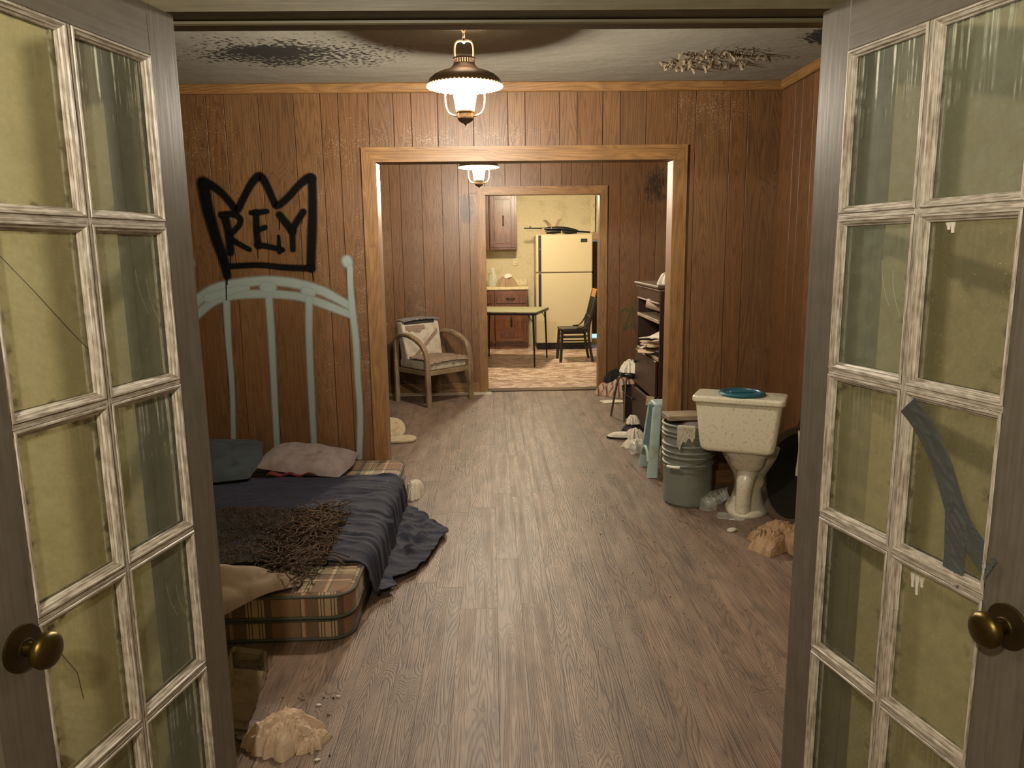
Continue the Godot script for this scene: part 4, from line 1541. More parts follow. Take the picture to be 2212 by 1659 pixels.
func build_bed() -> void:
	mattress_layer("plaid_mattress", "lower of two brown plaid mattresses, lying directly on the floor", 0.0, 0.098, 0.87, 0.93, Vector2(-1.445, -3.645), 0.012)
	mattress_layer("plaid_mattress", "upper brown plaid mattress, spread with blankets and pillows by the wall", 0.10, BED_TOP, 0.90, 0.94, Vector2(BED_R - 0.90, -3.64), 0.0)
	# navy blanket: over the top, down the side and out over the floor
	var reach := Curve.new()     # where the cloth ends on the floor (x) against z
	reach.min_value = -2.0
	reach.max_value = 1.0
	reach.min_domain = -5.0
	reach.max_domain = -2.0
	for q in [[-4.36, 0.06], [-4.22, 0.10], [-4.12, 0.24], [-4.0, 0.31], [-3.80, 0.43], [-3.62, 0.385], [-3.46, 0.355], [-3.33, 0.31], [-3.24, 0.25], [-3.20, 0.21], [-3.13, 0.24], [-3.05, 0.17], [-2.98, 0.05]]:
		reach.add_point(Vector2(q[0], q[1]))
	var fold := noise(1.0, 301, FastNoiseLite.TYPE_SIMPLEX_SMOOTH, 3)
	var fold2 := noise(1.0, 305, FastNoiseLite.TYPE_SIMPLEX_SMOOTH, 2)
	var rows := []
	for i in 151:
		var v := i / 150.0
		var ring := PackedVector3Array()
		for j in 131:
			var s := j / 130.0
			var z := lerpf(-2.955, -4.19, v) + 0.03 * fold2.get_noise_2d(s * 4.0, v * 3.0)
			var far := reach.sample(clampf(z, -4.36, -2.98))
			var total := 1.20 + far       # metres of cloth from the left end
			var d := s * total
			var top_len := 1.20
			var p: Vector3
			var nn: Vector3
			var lift := 0.019
			if d < top_len - 0.05:
				p = Vector3(BED_R - top_len + d, BED_TOP, z)
				nn = Vector3.UP
			elif d < top_len + 0.03:
				var a := (d - top_len + 0.05) / 0.08 * PI * 0.5
				p = Vector3(BED_R - 0.045 + sin(a) * 0.05, BED_TOP - 0.05 + cos(a) * 0.05, z)
				nn = Vector3(sin(a), cos(a), 0)
			elif d < top_len + 0.03 + 0.125:
				var k := (d - top_len - 0.03) / 0.125
				p = Vector3(BED_R + 0.005 + k * 0.012, BED_TOP - 0.05 - k * 0.125, z)
				nn = Vector3.RIGHT
			else:
				var k := d - top_len - 0.155
				p = Vector3(BED_R + 0.03 + k, 0.012 + 0.02 * exp(-k * 18.0), z)
				nn = Vector3.UP
			# soft creases running across the bed, a few long tension folds near the edge
			var w := fold.get_noise_2d(p.x * 1.3 + z * 1.4, z * 5.5 + 0.25 * sin(p.x * 5.0))
			var ridge := pow(1.0 - absf(w), 4.0)
			var w2 := fold2.get_noise_2d(d * 4.0, z * 15.0)
			p += nn * (lift + ridge * 0.013 + w2 * 0.004)
			if d > top_len + 0.155:
				var q := d - top_len - 0.155
				var swell := maxf(0.0, fold.get_noise_2d(p.x * 7.0 + 3.0, z * 5.0)) * 0.05
				p.y += swell * clampf(q * 12.0, 0.0, 1.0) * clampf((far - 0.02 - d + top_len) * 14.0, 0.0, 1.0)
			elif d > top_len:
				p.x += maxf(0.0, fold2.get_noise_2d(z * 7.0, 4.0)) * 0.03
			p.y = maxf(p.y, 0.008)
			ring.append(p)
		rows.append(ring)
	var b := MB.new()
	b.cloth(rows, 0.005)
	var o := commit(b, "blanket", M.navy)
	tag(o, "dark navy blanket draped over the plaid mattress and onto the floor", "blanket")

	# pillows against the wall
	var t := thing("pillow", "dusty mauve pillow lying at the head of the mattress", "pillow", Vector3(-1.105, BED_TOP + 0.072, -4.35), -0.12)
	t.rotation = Vector3(0.16, -0.16, -0.09)
	commit(pillow(0.275, 0.19, 0.135, 311), "pillow_case", M.mauve, t)
	t = thing("pillow", "dark teal pillow with a creased case, half hidden by the left door", "pillow", Vector3(-1.70, BED_TOP + 0.092, -4.27), 0.1)
	t.rotation = Vector3(0.20, 0.12, 0.02)
	commit(pillow(0.34, 0.27, 0.15, 317), "pillow_case", M.teal_cloth, t)
	b = MB.new()
	var pr := []
	for i in 6:
		var ring := PackedVector3Array()
		for j in 14:
			ring.append(Vector3(-1.30 + j * 0.022, BED_TOP + 0.045 + 0.008 * sin(j * 1.3), -4.145 - i * 0.012 + 0.005 * sin(j * 0.9)))
		pr.append(ring)
	b.cloth(pr, 0.006)
	o = commit(b, "red_cloth", M.red_cloth)
	tag(o, "small strip of dark red cloth poking out under the mauve pillow", "cloth")

	# brown knitted throw with a long fringe
	t = thing("knitted_throw", "shaggy dark brown knitted throw with tangled fringe on navy blanket", "throw", Vector3.ZERO)
	var nz := noise(1.0, 331, FastNoiseLite.TYPE_SIMPLEX_SMOOTH, 3)
	rows = []
	for i in 61:
		var v := i / 60.0
		var ring := PackedVector3Array()
		for j in 81:
			var s := j / 80.0
			var xr := lerpf(-0.83, -0.86, v) + 0.05 * nz.get_noise_2d(v * 6.0, 3.0)
			var x := lerpf(-1.62, xr, s)
			var z := lerpf(-2.92, -3.56, v) + 0.05 * nz.get_noise_2d(s * 5.0, 9.0 + v)
			var y := BED_TOP + 0.045 + 0.030 * nz.get_noise_2d(x * 3.0, z * 4.0) + 0.011 * nz.get_noise_2d(x * 24.0, z * 24.0)
			y += 0.05 * exp(-pow((z + 3.40 + 0.2 * (x + 1.2)) * 9.0, 2.0)) * clampf((-0.95 - x) * 3.0, 0.0, 1.0)
			ring.append(Vector3(x, y, z))
		rows.append(ring)
	b = MB.new()
	b.cloth(rows, 0.012)
	commit(b, "knitting", M.knit, t)
	b = MB.new()
	var body: Array = rows
	for k in 2600:       # loops of yarn standing out of the knit
		var i := 1 + rng.randi() % 58
		var j := 1 + rng.randi() % 78
		var p: Vector3 = body[i][j] + Vector3(0, 0.003, 0)
		var a := rng.randf() * TAU
		var d := Vector3(cos(a), 0, sin(a)) * rng.randf_range(0.008, 0.02)
		var q := Vector3(-d.z, 0, d.x) * 0.4
		b.tube([p, p + d * 0.5 + Vector3(0, 0.007, 0) + q, p + d], 0.0016, 4, false)
	var lp := commit(b, "yarn_loops", M.yarn, t)
	lp.set_meta("kind", "stuff")
	b = MB.new()
	for k in 300:
		var a := rng.randf() * TAU
		var d := sqrt(rng.randf())
		var p := Vector3(-0.835 + cos(a) * d * 0.10, BED_TOP + 0.045 + 0.05 * (1.0 - d), -3.27 + sin(a) * d * 0.30)
		if k > 200:
			p = Vector3(-0.80 + rng.randf_range(-0.10, 0.07), BED_TOP + 0.040 + rng.randf() * 0.03, -2.92 + rng.randf_range(-0.12, 0.10))
		var line := [p]
		var h := rng.randf() * TAU
		for s in 7:
			h += rng.randf_range(-1.1, 1.1)
			var q: Vector3 = line[-1] + Vector3(cos(h), 0, sin(h)) * 0.024
			q.y = maxf(BED_TOP + 0.026, q.y + rng.randf_range(-0.016, 0.012))
			if q.x > -0.70:
				q.x = -0.70 - rng.randf() * 0.03
			line.append(q)
		b.tube(curve(line, 3), 0.0029, 5, false)
	for k in 7:          # loose strands reaching out
		var p := Vector3(-0.80, BED_TOP + 0.045, -3.44 + k * 0.09)
		if k > 3:
			p = Vector3(-0.74, BED_TOP + 0.04, -3.0 + (k - 4) * 0.03)
		b.tube(curve([p, p + Vector3(0.04, 0.0, -0.02), p + Vector3(0.08, -0.004, -0.01), p + Vector3(0.125, -0.008, -0.02 + 0.01 * k)], 4), 0.0034, 5, false)
	var fr := commit(b, "fringe", M.yarn, t)
	fr.set_meta("kind", "stuff")

	# tan blanket bunched up at the near left: ridge line from the left to a point on the mattress, falling to the floor in front
	nz = noise(1.0, 351, FastNoiseLite.TYPE_SIMPLEX_SMOOTH, 2)
	rows = []
	for i in 57:
		var v := i / 56.0           # 0 = front hem, 1 = back hem
		var ring := PackedVector3Array()
		for j in 71:
			var s := j / 70.0       # 0 = far left, 1 = pointed right end
			var front := Vector3(lerpf(-1.75, -0.76, s), 0, lerpf(-2.18, -2.74, pow(s, 1.1)))
			var rear := Vector3(lerpf(-1.75, -0.755, s), 0, lerpf(-3.16, -2.81, pow(s, 0.9)))
			var p := front.lerp(rear, v)
			var base := BED_TOP + 0.022
			if p.z > -2.70:
				base = lerpf(BED_TOP + 0.022, 0.035, smoothstep(0.0, 1.0, clampf((p.z + 2.70) / 0.30, 0.0, 1.0)))
			var crown := pow(sin(PI * clampf(v * 0.96 + 0.02, 0.0, 1.0)), 0.8) * (1.0 - pow(s, 2.2))
			var crease := absf(nz.get_noise_2d(p.x * 2.2 + p.z * 1.6, p.z * 2.0 - p.x * 1.2))
			var tip := Vector2(p.x + 0.757, p.z + 2.80)
			var fan := sin(tip.angle() * 11.0 + 1.5 * nz.get_noise_2d(p.x * 1.5, p.z * 1.5)) * clampf(tip.length() * 1.6, 0.0, 1.0)
			p.y = base + 0.15 * crown * (0.62 + 1.2 * crease) + 0.030 * fan * sqrt(crown) + 0.012 * nz.get_noise_2d(p.x * 9.0, p.z * 9.0) * crown
			p.y = maxf(p.y, 0.03)
			ring.append(p)
		rows.append(ring)
	b = MB.new()
	b.cloth(rows, 0.006)
	o = commit(b, "blanket", M.tan_cloth)
	tag(o, "tan wool blanket bunched at the near corner of the mattress", "blanket")

	# crumpled white bag tucked behind the far corner
	o = commit(mound(Vector3(0.055, 0.13, 0.09), 361, true, 1.6), "plastic_bag", M.white_paper)
	o.position = Vector3(-0.495, 0.0, -4.48)
	tag(o, "crumpled white plastic bag beside the far corner of the mattress", "bag")


# random crease planes: a piecewise-flat height field, like folded paper
func creases(sd: int, count: int) -> Array:
	var r := RandomNumberGenerator.new()
	r.seed = sd
	var out := []
	for k in count:
		var d := Vector3(r.randfn(), r.randfn(), r.randfn()).normalized()
		out.append([d, r.randf_range(-0.7, 0.7), (1.0 if r.randf() < 0.5 else -1.0) * r.randf_range(0.4, 1.0)])
	return out


func creased(c: Array, p: Vector3) -> float:
	var s := 0.0
	for k in c:
		s += k[2] * absf(p.dot(k[0]) - k[1])
	return s / sqrt(c.size())


# irregular lump with creased facets, resting height is radius.y
func crumple(r: Vector3, sd: int, rough: float, n := 18) -> MB:
	var b := MB.new()
	var c := [creases(sd, 7), creases(sd + 50, 10), creases(sd + 90, 12)]
	var dirs := []
	var raw := []
	var mean := 0.0
	for i in n + 1:
		var ph := PI * i / n
		for j in n * 2 + 1:
			var th := TAU * (j % (n * 2)) / (n * 2)
			var d := Vector3(cos(th) * sin(ph), -cos(ph), sin(th) * sin(ph))
			var h := creased(c[0], d) + 0.55 * creased(c[1], d * 2.3) + 0.33 * creased(c[2], d * 4.5)
			dirs.append(d)
			raw.append(h)
			mean += h
	mean /= raw.size()
	var dev := 0.0
	for h in raw:
		dev += (h - mean) * (h - mean)
	dev = sqrt(dev / raw.size())
	var rows := []
	for i in n + 1:
		var ring := PackedVector3Array()
		for j in n * 2 + 1:
			var q := i * (n * 2 + 1) + j
			var k := clampf(0.88 + rough * 0.42 * (raw[q] - mean) / dev, 0.45, 1.3)
			var p: Vector3 = dirs[q] * k * r
			p.y = maxf(p.y, -r.y * 0.86)
			ring.append(p + Vector3(0, -r.y * 0.13, 0))
		rows.append(ring)
	b.facets(rows, true)
	return b


# creased sheet of paper lying on the floor
func sheet(hx: float, hz: float, high: float, sd: int, ragged := 0.2, n := 18) -> MB:
	var b := MB.new()
	var c := creases(sd, 8)
	var c2 := creases(sd + 50, 14)
	var wob := noise(0.9, sd + 1)
	var rows := []
	var lo := 9.0
	for i in n + 1:
		var ring := PackedVector3Array()
		for j in n + 1:
			var u := j * 2.0 / n - 1.0
			var v := 1.0 - i * 2.0 / n
			var e := 1.0 + ragged * wob.get_noise_2d(u, v)
			var x := u * hx * e * sqrt(1.0 - v * v * 0.35)
			var z := v * hz * e * sqrt(1.0 - u * u * 0.35)
			var q := Vector3(u, 0, v)
			var y := high * (0.45 * creased(c, q) + 0.16 * creased(c2, q * 2.5))
			lo = minf(lo, y)
			ring.append(Vector3(x, y, z))
		rows.append(ring)
	var low := []
	for i in rows.size():
		var ring := PackedVector3Array()
		var up := PackedVector3Array()
		for p in rows[i]:
			up.append(Vector3(p.x, p.y - lo + 0.0025, p.z))
			ring.append(Vector3(p.x, p.y - lo + 0.001, p.z))
		rows[i] = up
		low.append(ring)
	b.facets(rows)
	b.facets(low, true)
	return b


# heap of cloth or crushed paper resting on y = 0: a mound with creases running over it
func mound(r: Vector3, sd: int, flat := false, folds := 1.0) -> MB:
	var b := MB.new()
	var ridge := noise(1.0, sd, FastNoiseLite.TYPE_SIMPLEX_SMOOTH, 3 if flat else 2)
	ridge.fractal_type = FastNoiseLite.FRACTAL_RIDGED
	var wob := noise(1.0, sd + 5, FastNoiseLite.TYPE_SIMPLEX_SMOOTH, 2)
	if flat:           # crushed paper: square grid drawn into a disc, so that facets run every way
		var n := 26
		var top := []
		var rim := PackedVector3Array()
		for i in n + 1:
			var ring := PackedVector3Array()
			for j in n + 1:
				var u := j * 2.0 / n - 1.0
				var v := 1.0 - i * 2.0 / n
				var q := Vector2(u * sqrt(1.0 - v * v * 0.5), v * sqrt(1.0 - u * u * 0.5))
				var rho := minf(1.0, q.length())
				var d := q.normalized()
				q *= 1.0 + 0.5 * wob.get_noise_2d(d.x * 1.4 + 9.0, d.y * 1.4)
				var warp := Vector2(wob.get_noise_2d(q.x * 1.1, q.y * 1.1), wob.get_noise_2d(q.x * 1.1 + 5.0, q.y * 1.1)) * 0.6
				var f := ridge.get_noise_2d(q.x * 0.85 * folds + warp.x, q.y * 0.85 * folds + warp.y)
				var dome := pow(maxf(0.0, 1.0 - pow(rho, 3.0)), 0.75)
				var y := r.y * dome * clampf(0.70 + 0.36 * minf(1.0, 0.75 * minf(r.x, r.z) / r.y) * f, 0.10, 1.25)
				ring.append(Vector3(q.x * r.x, maxf(y, 0.001), q.y * r.z))
			top.append(ring)
		b.facets(top)
		for i in n:
			rim.append(top[0][i])
		for i in n:
			rim.append(top[i][n])
		for i in n:
			rim.append(top[n][n - i])
		for i in n:
			rim.append(top[n - i][0])
		for j in rim.size():
			b.tri(Vector3.ZERO, rim[(j + 1) % rim.size()], rim[j])
		return b
	var rows := []
	var nr := 26
	var nt := 64
	for i in nr + 1:
		var ring := PackedVector3Array()
		var rho := 1.0 - float(i) / nr
		for j in nt:
			var a := TAU * j / nt
			var d := Vector2(cos(a), sin(a))
			var out := 1.0 + 0.3 * wob.get_noise_2d(d.x * 1.4 + 9.0, d.y * 1.4)
			var q := d * rho * out
			var warp := Vector2(wob.get_noise_2d(q.x * 1.1, q.y * 1.1), wob.get_noise_2d(q.x * 1.1 + 5.0, q.y * 1.1)) * 0.5
			var f := ridge.get_noise_2d(q.x * 0.85 * folds + warp.x, q.y * 0.85 * folds + warp.y)
			var dome := pow(maxf(0.0, 1.0 - pow(rho, 2.2)), 0.65)
			var y := r.y * dome * clampf(0.72 + 0.42 * minf(1.0, 0.62 * minf(r.x, r.z) / r.y) * f, 0.12, 1.25)
			ring.append(Vector3(q.x * r.x, maxf(y, 0.001), q.y * r.z))
		rows.append(ring)
	b.grid(rows, true, true)
	var base: PackedVector3Array = rows[0]
	for j in nt:
		b.tri(Vector3.ZERO, base[j], base[(j + 1) % nt])
	return b


# ---------------------------------------------------------------- toilet, buckets and the things round them
func loft(b: MB, rings: Array, segs := 28, power := 1.0, cap0 := true, cap1 := true) -> void:
	# rings: [y, centre x, centre z, radius x, radius z]
	var rows := []
	for r in rings:
		var ring := PackedVector3Array()
		for s in segs:
			var a := TAU * s / segs
			ring.append(Vector3(r[1] + signf(cos(a)) * pow(absf(cos(a)), power) * r[3], r[0], r[2] + signf(sin(a)) * pow(absf(sin(a)), power) * r[4]))
		rows.append(ring)
	b.grid(rows, true, true)
	for e in ([0] if cap0 else []) + ([rows.size() - 1] if cap1 else []):
		var c := Vector3(rings[e][1], rings[e][0], rings[e][2])
		for s in segs:
			var p: Vector3 = rows[e][s]
			var q: Vector3 = rows[e][(s + 1) % segs]
			if e == 0:
				b.tri(c, p, q)
			else:
				b.tri(c, q, p)


func build_toilet_corner() -> void:
	# toilet standing with its back to the room, cistern towards the camera
	var t := thing("toilet", "dirty white toilet with its cistern turned to the room, in the corner", "toilet", Vector3(1.475, 0, -4.15), -0.44)
	var b := MB.new()
	loft(b, [[0.0, 0, 0.01, 0.125, 0.20], [0.012, 0, 0.01, 0.127, 0.202], [0.03, 0, 0.01, 0.118, 0.19], [0.05, 0, 0.0, 0.098, 0.165], [0.10, 0, -0.01, 0.086, 0.145], [0.16, 0, -0.02, 0.083, 0.14], [0.21, 0, -0.03, 0.10, 0.155], [0.26, 0, -0.05, 0.135, 0.19], [0.31, 0, -0.06, 0.165, 0.225], [0.35, 0, -0.065, 0.178, 0.24], [0.375, 0, -0.065, 0.18, 0.243], [0.382, 0, -0.065, 0.172, 0.235]], 36)
	commit(b, "bowl", M.enamel, t)
	b = MB.new()          # trapway that bulges out under the cistern
	b.tube(curve([Vector3(-0.01, 0.03, 0.165), Vector3(-0.01, 0.10, 0.172), Vector3(-0.005, 0.19, 0.170), Vector3(0.0, 0.245, 0.13), Vector3(0.03, 0.22, 0.07), Vector3(0.04, 0.16, 0.03)], 6), [0.046, 0.046, 0.045, 0.044, 0.044, 0.044, 0.043, 0.043, 0.043, 0.044, 0.045, 0.046, 0.048, 0.05, 0.052, 0.054, 0.056, 0.058, 0.058, 0.058, 0.056, 0.054, 0.052, 0.05, 0.05, 0.05, 0.05, 0.05, 0.05, 0.05, 0.05], 16)
	commit(b, "trapway", M.enamel, t)
	b = MB.new()
	loft(b, [[0.27, 0, 0.12, 0.075, 0.075], [0.30, 0, 0.13, 0.095, 0.09], [0.345, 0, 0.14, 0.105, 0.10], [0.36, 0, 0.15, 0.12, 0.10], [0.386, 0, 0.16, 0.13, 0.10]], 28, 0.7)
	commit(b, "cistern_shelf", M.enamel, t)
	for x in [-0.075, 0.075]:
		b = MB.new()
		b.tube([Vector3(x, 0.335, 0.19), Vector3(x, 0.388, 0.19)], 0.012, 10)
		commit(b, "bolt", M.brass_dark, t)
	# cistern: narrower and rounded at the bottom
	b = MB.new()
	var rows := []
	for r in [[0.388, 0.155, 0.060], [0.390, 0.180, 0.078], [0.397, 0.196, 0.086], [0.412, 0.206, 0.091], [0.45, 0.213, 0.093], [0.55, 0.225, 0.096], [0.665, 0.238, 0.10]]:
		var ring := PackedVector3Array()
		for p in rounded(r[1], r[2], 0.03, 5):
			ring.append(Vector3(p.x * 0.95 - 0.045, r[0], 0.205 + p.y))
		rows.append(ring)
	b.grid(rows, true, true)
	for s in rows[0].size():
		b.tri(Vector3(-0.045, 0.388, 0.205), rows[0][s], rows[0][(s + 1) % rows[0].size()])
	commit(b, "cistern", M.enamel, t)
	b = MB.new()
	b.xf = Transform3D(Basis.IDENTITY, Vector3(-0.045, 0, 0.205))
	b.slab(rounded(0.243, 0.118, 0.035, 6), 0.663, 0.70, 0.012, 4)
	commit(b, "cistern_lid", M.enamel, t)
	# blue plastic lid lying on the cistern
	t = thing("plastic_disc", "round teal plastic lid lying on top of the toilet cistern", "lid", Vector3(1.355, 0.700, -3.985))
	b = MB.new()
	b.lathe([Vector2(0.105, 0.0), Vector2(0.122, 0.003), Vector2(0.124, 0.010), Vector2(0.116, 0.017), Vector2(0.098, 0.018), Vector2(0.094, 0.012), Vector2(0.06, 0.011), Vector2(0.0, 0.011)], 40)
	commit(b, "rim", M.blue_plastic, t)
	b = MB.new()
	b.box(Vector3(0, 0.014, 0), Vector3(0.13, 0.008, 0.028), 0.003)
	commit(b, "grip", M.blue_plastic, t)

	# two nested buckets
	var c := Vector3(1.146, 0, -4.27)
	t = thing("bucket", "grey plastic bucket standing on the floor left of the toilet", "bucket", c)
	b = MB.new()
	b.lathe([Vector2(0.0, 0.004), Vector2(0.125, 0.004), Vector2(0.129, 0.0), Vector2(0.132, 0.004), Vector2(0.141, 0.24)], 44)
	commit(b, "body", M.bucket, t)
	for y in [0.252, 0.295, 0.325]:
		b = MB.new()
		var r: float = 0.1415 + (y - 0.24) * 0.04
		b.lathe([Vector2(r - 0.002, y - 0.022), Vector2(r, y - 0.005), Vector2(r + 0.008, y - 0.003), Vector2(r + 0.009, y + 0.001), Vector2(r + 0.007, y + 0.005), Vector2(r, y + 0.007), Vector2(r, y + 0.012)], 44, 1.0)
		commit(b, "rib", M.bucket, t)
	b = MB.new()
	var pts := []
	for k in 15:
		var a := lerpf(2.95, 0.55, k / 14.0)
		pts.append(Vector3(cos(a) * 0.165, lerpf(0.245, 0.33, pow(k / 14.0, 1.6)) - 0.012 * sin(PI * k / 14.0), sin(a) * 0.165))
	b.tube(pts, 0.0022, 6)
	b.tube([Vector3(-0.16, 0.305, 0.03), Vector3(-0.172, 0.24, 0.03), Vector3(-0.176, 0.19, 0.035), Vector3(-0.16, 0.165, 0.045)], 0.002, 6)
	commit(b, "wire_handle", M.wire, t)
	b = MB.new()
	b.tube([pts[2], pts[3], pts[4], pts[5]], 0.0085, 10)
	commit(b, "grip", M.white_paint, t)
	t = thing("bucket", "second grey bucket nested inside the lower one, stuffed with cloth", "bucket", c + Vector3(0, 0.325, 0))
	b = MB.new()
	b.lathe([Vector2(0.1405, -0.31), Vector2(0.141, 0.0), Vector2(0.146, 0.155), Vector2(0.142, 0.155), Vector2(0.137, 0.05), Vector2(0.0, 0.05)], 44)
	commit(b, "body", M.bucket, t)
	for y in [0.040, 0.098, 0.122, 0.158]:
		b = MB.new()
		var r: float = 0.1425 + y * 0.03
		b.lathe([Vector2(r - 0.002, y - 0.014), Vector2(r, y - 0.005), Vector2(r + 0.009, y - 0.003), Vector2(r + 0.010, y + 0.001), Vector2(r + 0.007, y + 0.005), Vector2(r - 0.002, y + 0.007)], 44, 1.0)
		commit(b, "rib", M.bucket, t)
	var o := commit(crumple(Vector3(0.125, 0.05, 0.125), 403, 0.4), "cloth_wad", M.mauve)
	o.position = c + Vector3(0, 0.44, 0)
	tag(o, "wad of dusty pinkish cloth stuffed in the top bucket", "cloth")
	# grey rag over the rim
	var rows2 := []
	var nz := noise(9.0, 411)
	for i in 17:
		var v := i / 16.0
		var ring := PackedVector3Array()
		for j in 17:
			var u := j / 16.0 - 0.5
			var a := 1.92 - u * 0.62
			var y := 0.0
			var r := 0.162
			if v < 0.2:
				r = lerpf(0.125, 0.162, v / 0.2)
				y = 0.495 - 0.004 * (0.2 - v) / 0.2
			else:
				var hang := 0.10 + 0.05 * clampf(-u * 3.0, 0.0, 1.0) - 0.03 * absf(sin(u * 9.0))
				y = 0.495 - (v - 0.2) / 0.8 * hang
				r = 0.163 + 0.006 * nz.get_noise_2d(u * 1.0, y * 3.0)
			ring.append(c + Vector3(cos(a) * r, y, sin(a) * r))
		rows2.append(ring)
	b = MB.new()
	b.cloth(rows2, 0.002, true)
	o = commit(b, "rag", M.rag)
	tag(o, "torn grey rag hanging over the rim of the top bucket", "rag")
	# board laid over the back of the bucket
	t = thing("wood_board", "short weathered wooden board lying across the top of the buckets", "board", Vector3(1.165, 0.4905, -4.35), 0.06)
	bx("plank", Vector3(0, 0.015, 0), Vector3(0.29, 0.03, 0.15), M.grey_wood, t, 0.004, Vector2(0.3, 0.2), 0)

	# pale step stool just behind the opening
	t = thing("step_stool", "pale blue-green plastic step stool behind the buckets", "stool", Vector3(1.175, 0, -4.885))
	b = MB.new()
	b.slab(rounded(0.115, 0.085, 0.03, 5), 0.455, 0.485, 0.010, 3)
	commit(b, "seat", M.pale_blue, t)
	for sx in [-1.0, 1.0]:
		for sz in [-1.0, 1.0]:
			b = MB.new()
			var top := Vector3(sx * 0.095, 0.46, sz * 0.068)
			var bot := Vector3(sx * 0.135, 0.0, sz * 0.140)
			b.tube([bot, top], [0.036, 0.03], 12, true, Vector3(1, 0, 0), 0.022)
			commit(b, "leg", M.pale_blue, t)
		b = MB.new()
		plate(b, [Vector3(sx * 0.150, 0.17, 0.095), Vector3(sx * 0.150, 0.17, -0.095), Vector3(sx * 0.121, 0.455, -0.055), Vector3(sx * 0.121, 0.455, 0.055)], Vector3(0.004, 0, 0), Vector3.UP)
		commit(b, "side_panel", M.blue_plastic, t)
		b = MB.new()
		b.tube(curve([Vector3(sx * 0.155, 0.10, -0.115), Vector3(sx * 0.152, 0.155, -0.06), Vector3(sx * 0.151, 0.17, 0.0), Vector3(sx * 0.152, 0.155, 0.06), Vector3(sx * 0.155, 0.10, 0.115)], 5), 0.013, 8)
		commit(b, "arch", M.pale_blue, t)
	for sz in [-1.0, 1.0]:
		b = MB.new()
		var p := [Vector3(-0.105, 0.30, sz * 0.088), Vector3(0.105, 0.30, sz * 0.088), Vector3(0.095, 0.455, sz * 0.068), Vector3(-0.095, 0.455, sz * 0.068)]
		if sz < 0:
			p = [p[1], p[0], p[3], p[2]]
		plate(b, p, Vector3(0, 0, -0.004 * sz), Vector3.UP)
		commit(b, "apron", M.pale_blue, t)

	# clear food containers by the toilet foot
	for k in 2:
		t = thing("plastic_container", ["open clear plastic container tipped against the bucket", "clear plastic container lid lying flat by the toilet foot"][k], "container", [Vector3(1.285, 0.003, -4.10), Vector3(1.32, 0.002, -3.975)][k], [0.5, -0.35][k])
		b = MB.new()
		if k == 0:
			b.xf = Transform3D(Basis(Vector3(1, 0, 0), -0.75) , Vector3(0, 0.045, 0))
			var rr := []
			for q in [[0.0, 0.055, 0.045], [0.004, 0.058, 0.048], [0.05, 0.066, 0.056], [0.052, 0.073, 0.063], [0.054, 0.073, 0.063]]:
				var ring := PackedVector3Array()
				for p in rounded(q[1], q[2], 0.018, 4):
					ring.append(Vector3(p.x, q[0], p.y))
				rr.append(ring)
			b.grid(rr, true, true)
			for s in rr[0].size():
				b.tri(Vector3.ZERO, rr[0][s], rr[0][(s + 1) % rr[0].size()])
			for w in 12:        # ribs pressed into the sides
				var a := TAU * w / 12.0
				b.tube([Vector3(cos(a) * 0.054, 0.004, sin(a) * 0.044), Vector3(cos(a) * 0.062, 0.05, sin(a) * 0.052)], 0.0022, 5)
			commit(b, "tray", M.clear_plastic, t)
			b = MB.new()
			b.lathe([Vector2(0.03, 0.0), Vector2(0.05, 0.004), Vector2(0.046, 0.05), Vector2(0.04, 0.062), Vector2(0.0, 0.064)], 24)
			b.xf = Transform3D.IDENTITY
			var dome := commit(b, "dome", M.clear_plastic, t)
			dome.position = Vector3(-0.045, 0, -0.035)
		else:
			b.slab(rounded(0.075, 0.05, 0.02, 4), 0.0, 0.008, 0.003, 2)
			b.tube([Vector3(0.05, 0.006, 0.01), Vector3(0.085, 0.012, -0.02)], 0.004, 6)
			commit(b, "lid", M.clear_plastic, t)
	o = commit(crumple(Vector3(0.034, 0.012, 0.016), 421, 0.3), "soap_bar", M.pebble)
	o.position = Vector3(1.257, 0.0118, -3.76)
	o.rotation.y = 0.2
	tag(o, "small white lump lying alone on the floor before the toilet", "lump")

	# round tray leaning on the right-hand wall with a rag over it
	t = thing("round_tray", "large round dark metal tray leaning on edge against the right wall", "tray")
	t.position = Vector3(1.622, 0.270, -3.86)
	t.rotation = Vector3(0.0, 0.25, 1.30)
	b = MB.new()
	b.lathe([Vector2(0.0, 0.0), Vector2(0.225, 0.0), Vector2(0.232, 0.004)], 48)
	commit(b, "disc", M.dark_metal, t)
	b = MB.new()
	b.lathe([Vector2(0.225, -0.004), Vector2(0.255, 0.002), Vector2(0.268, 0.010), Vector2(0.270, 0.016), Vector2(0.262, 0.018), Vector2(0.246, 0.010), Vector2(0.232, 0.006)], 48)
	commit(b, "rim", M.pipe_metal, t)
	rows2 = []
	nz = noise(7.0, 431)
	for i in 21:
		var v := i / 20.0
		var ring := PackedVector3Array()
		for j in 9:
			var u := j / 8.0 - 0.5
			var w := 0.055 * (1.0 - 0.35 * v) + 0.008 * sin(v * 7.0)
			ring.append(Vector3(1.612 - 0.006 * v - 0.010 * sin(u * 7.0 + v * 2.0), 0.535 - v * 0.24, -3.78 - u * w * 1.5 + 0.012 * sin(v * 5.0)))
		rows2.append(ring)
	b = MB.new()
	b.cloth(rows2, 0.003, true)
	o = commit(b, "rag", M.rag)
	tag(o, "limp grey rag hanging from the edge of the round tray", "rag")
	# crushed paper bag
	o = commit(mound(Vector3(0.18, 0.12, 0.15), 447, true, 1.0), "paper_bag", M.brown_paper)
	o.position = Vector3(1.455, 0.0, -3.58)
	o.rotation.y = 0.5
	tag(o, "crushed brown paper bag on the floor by the right door", "bag")


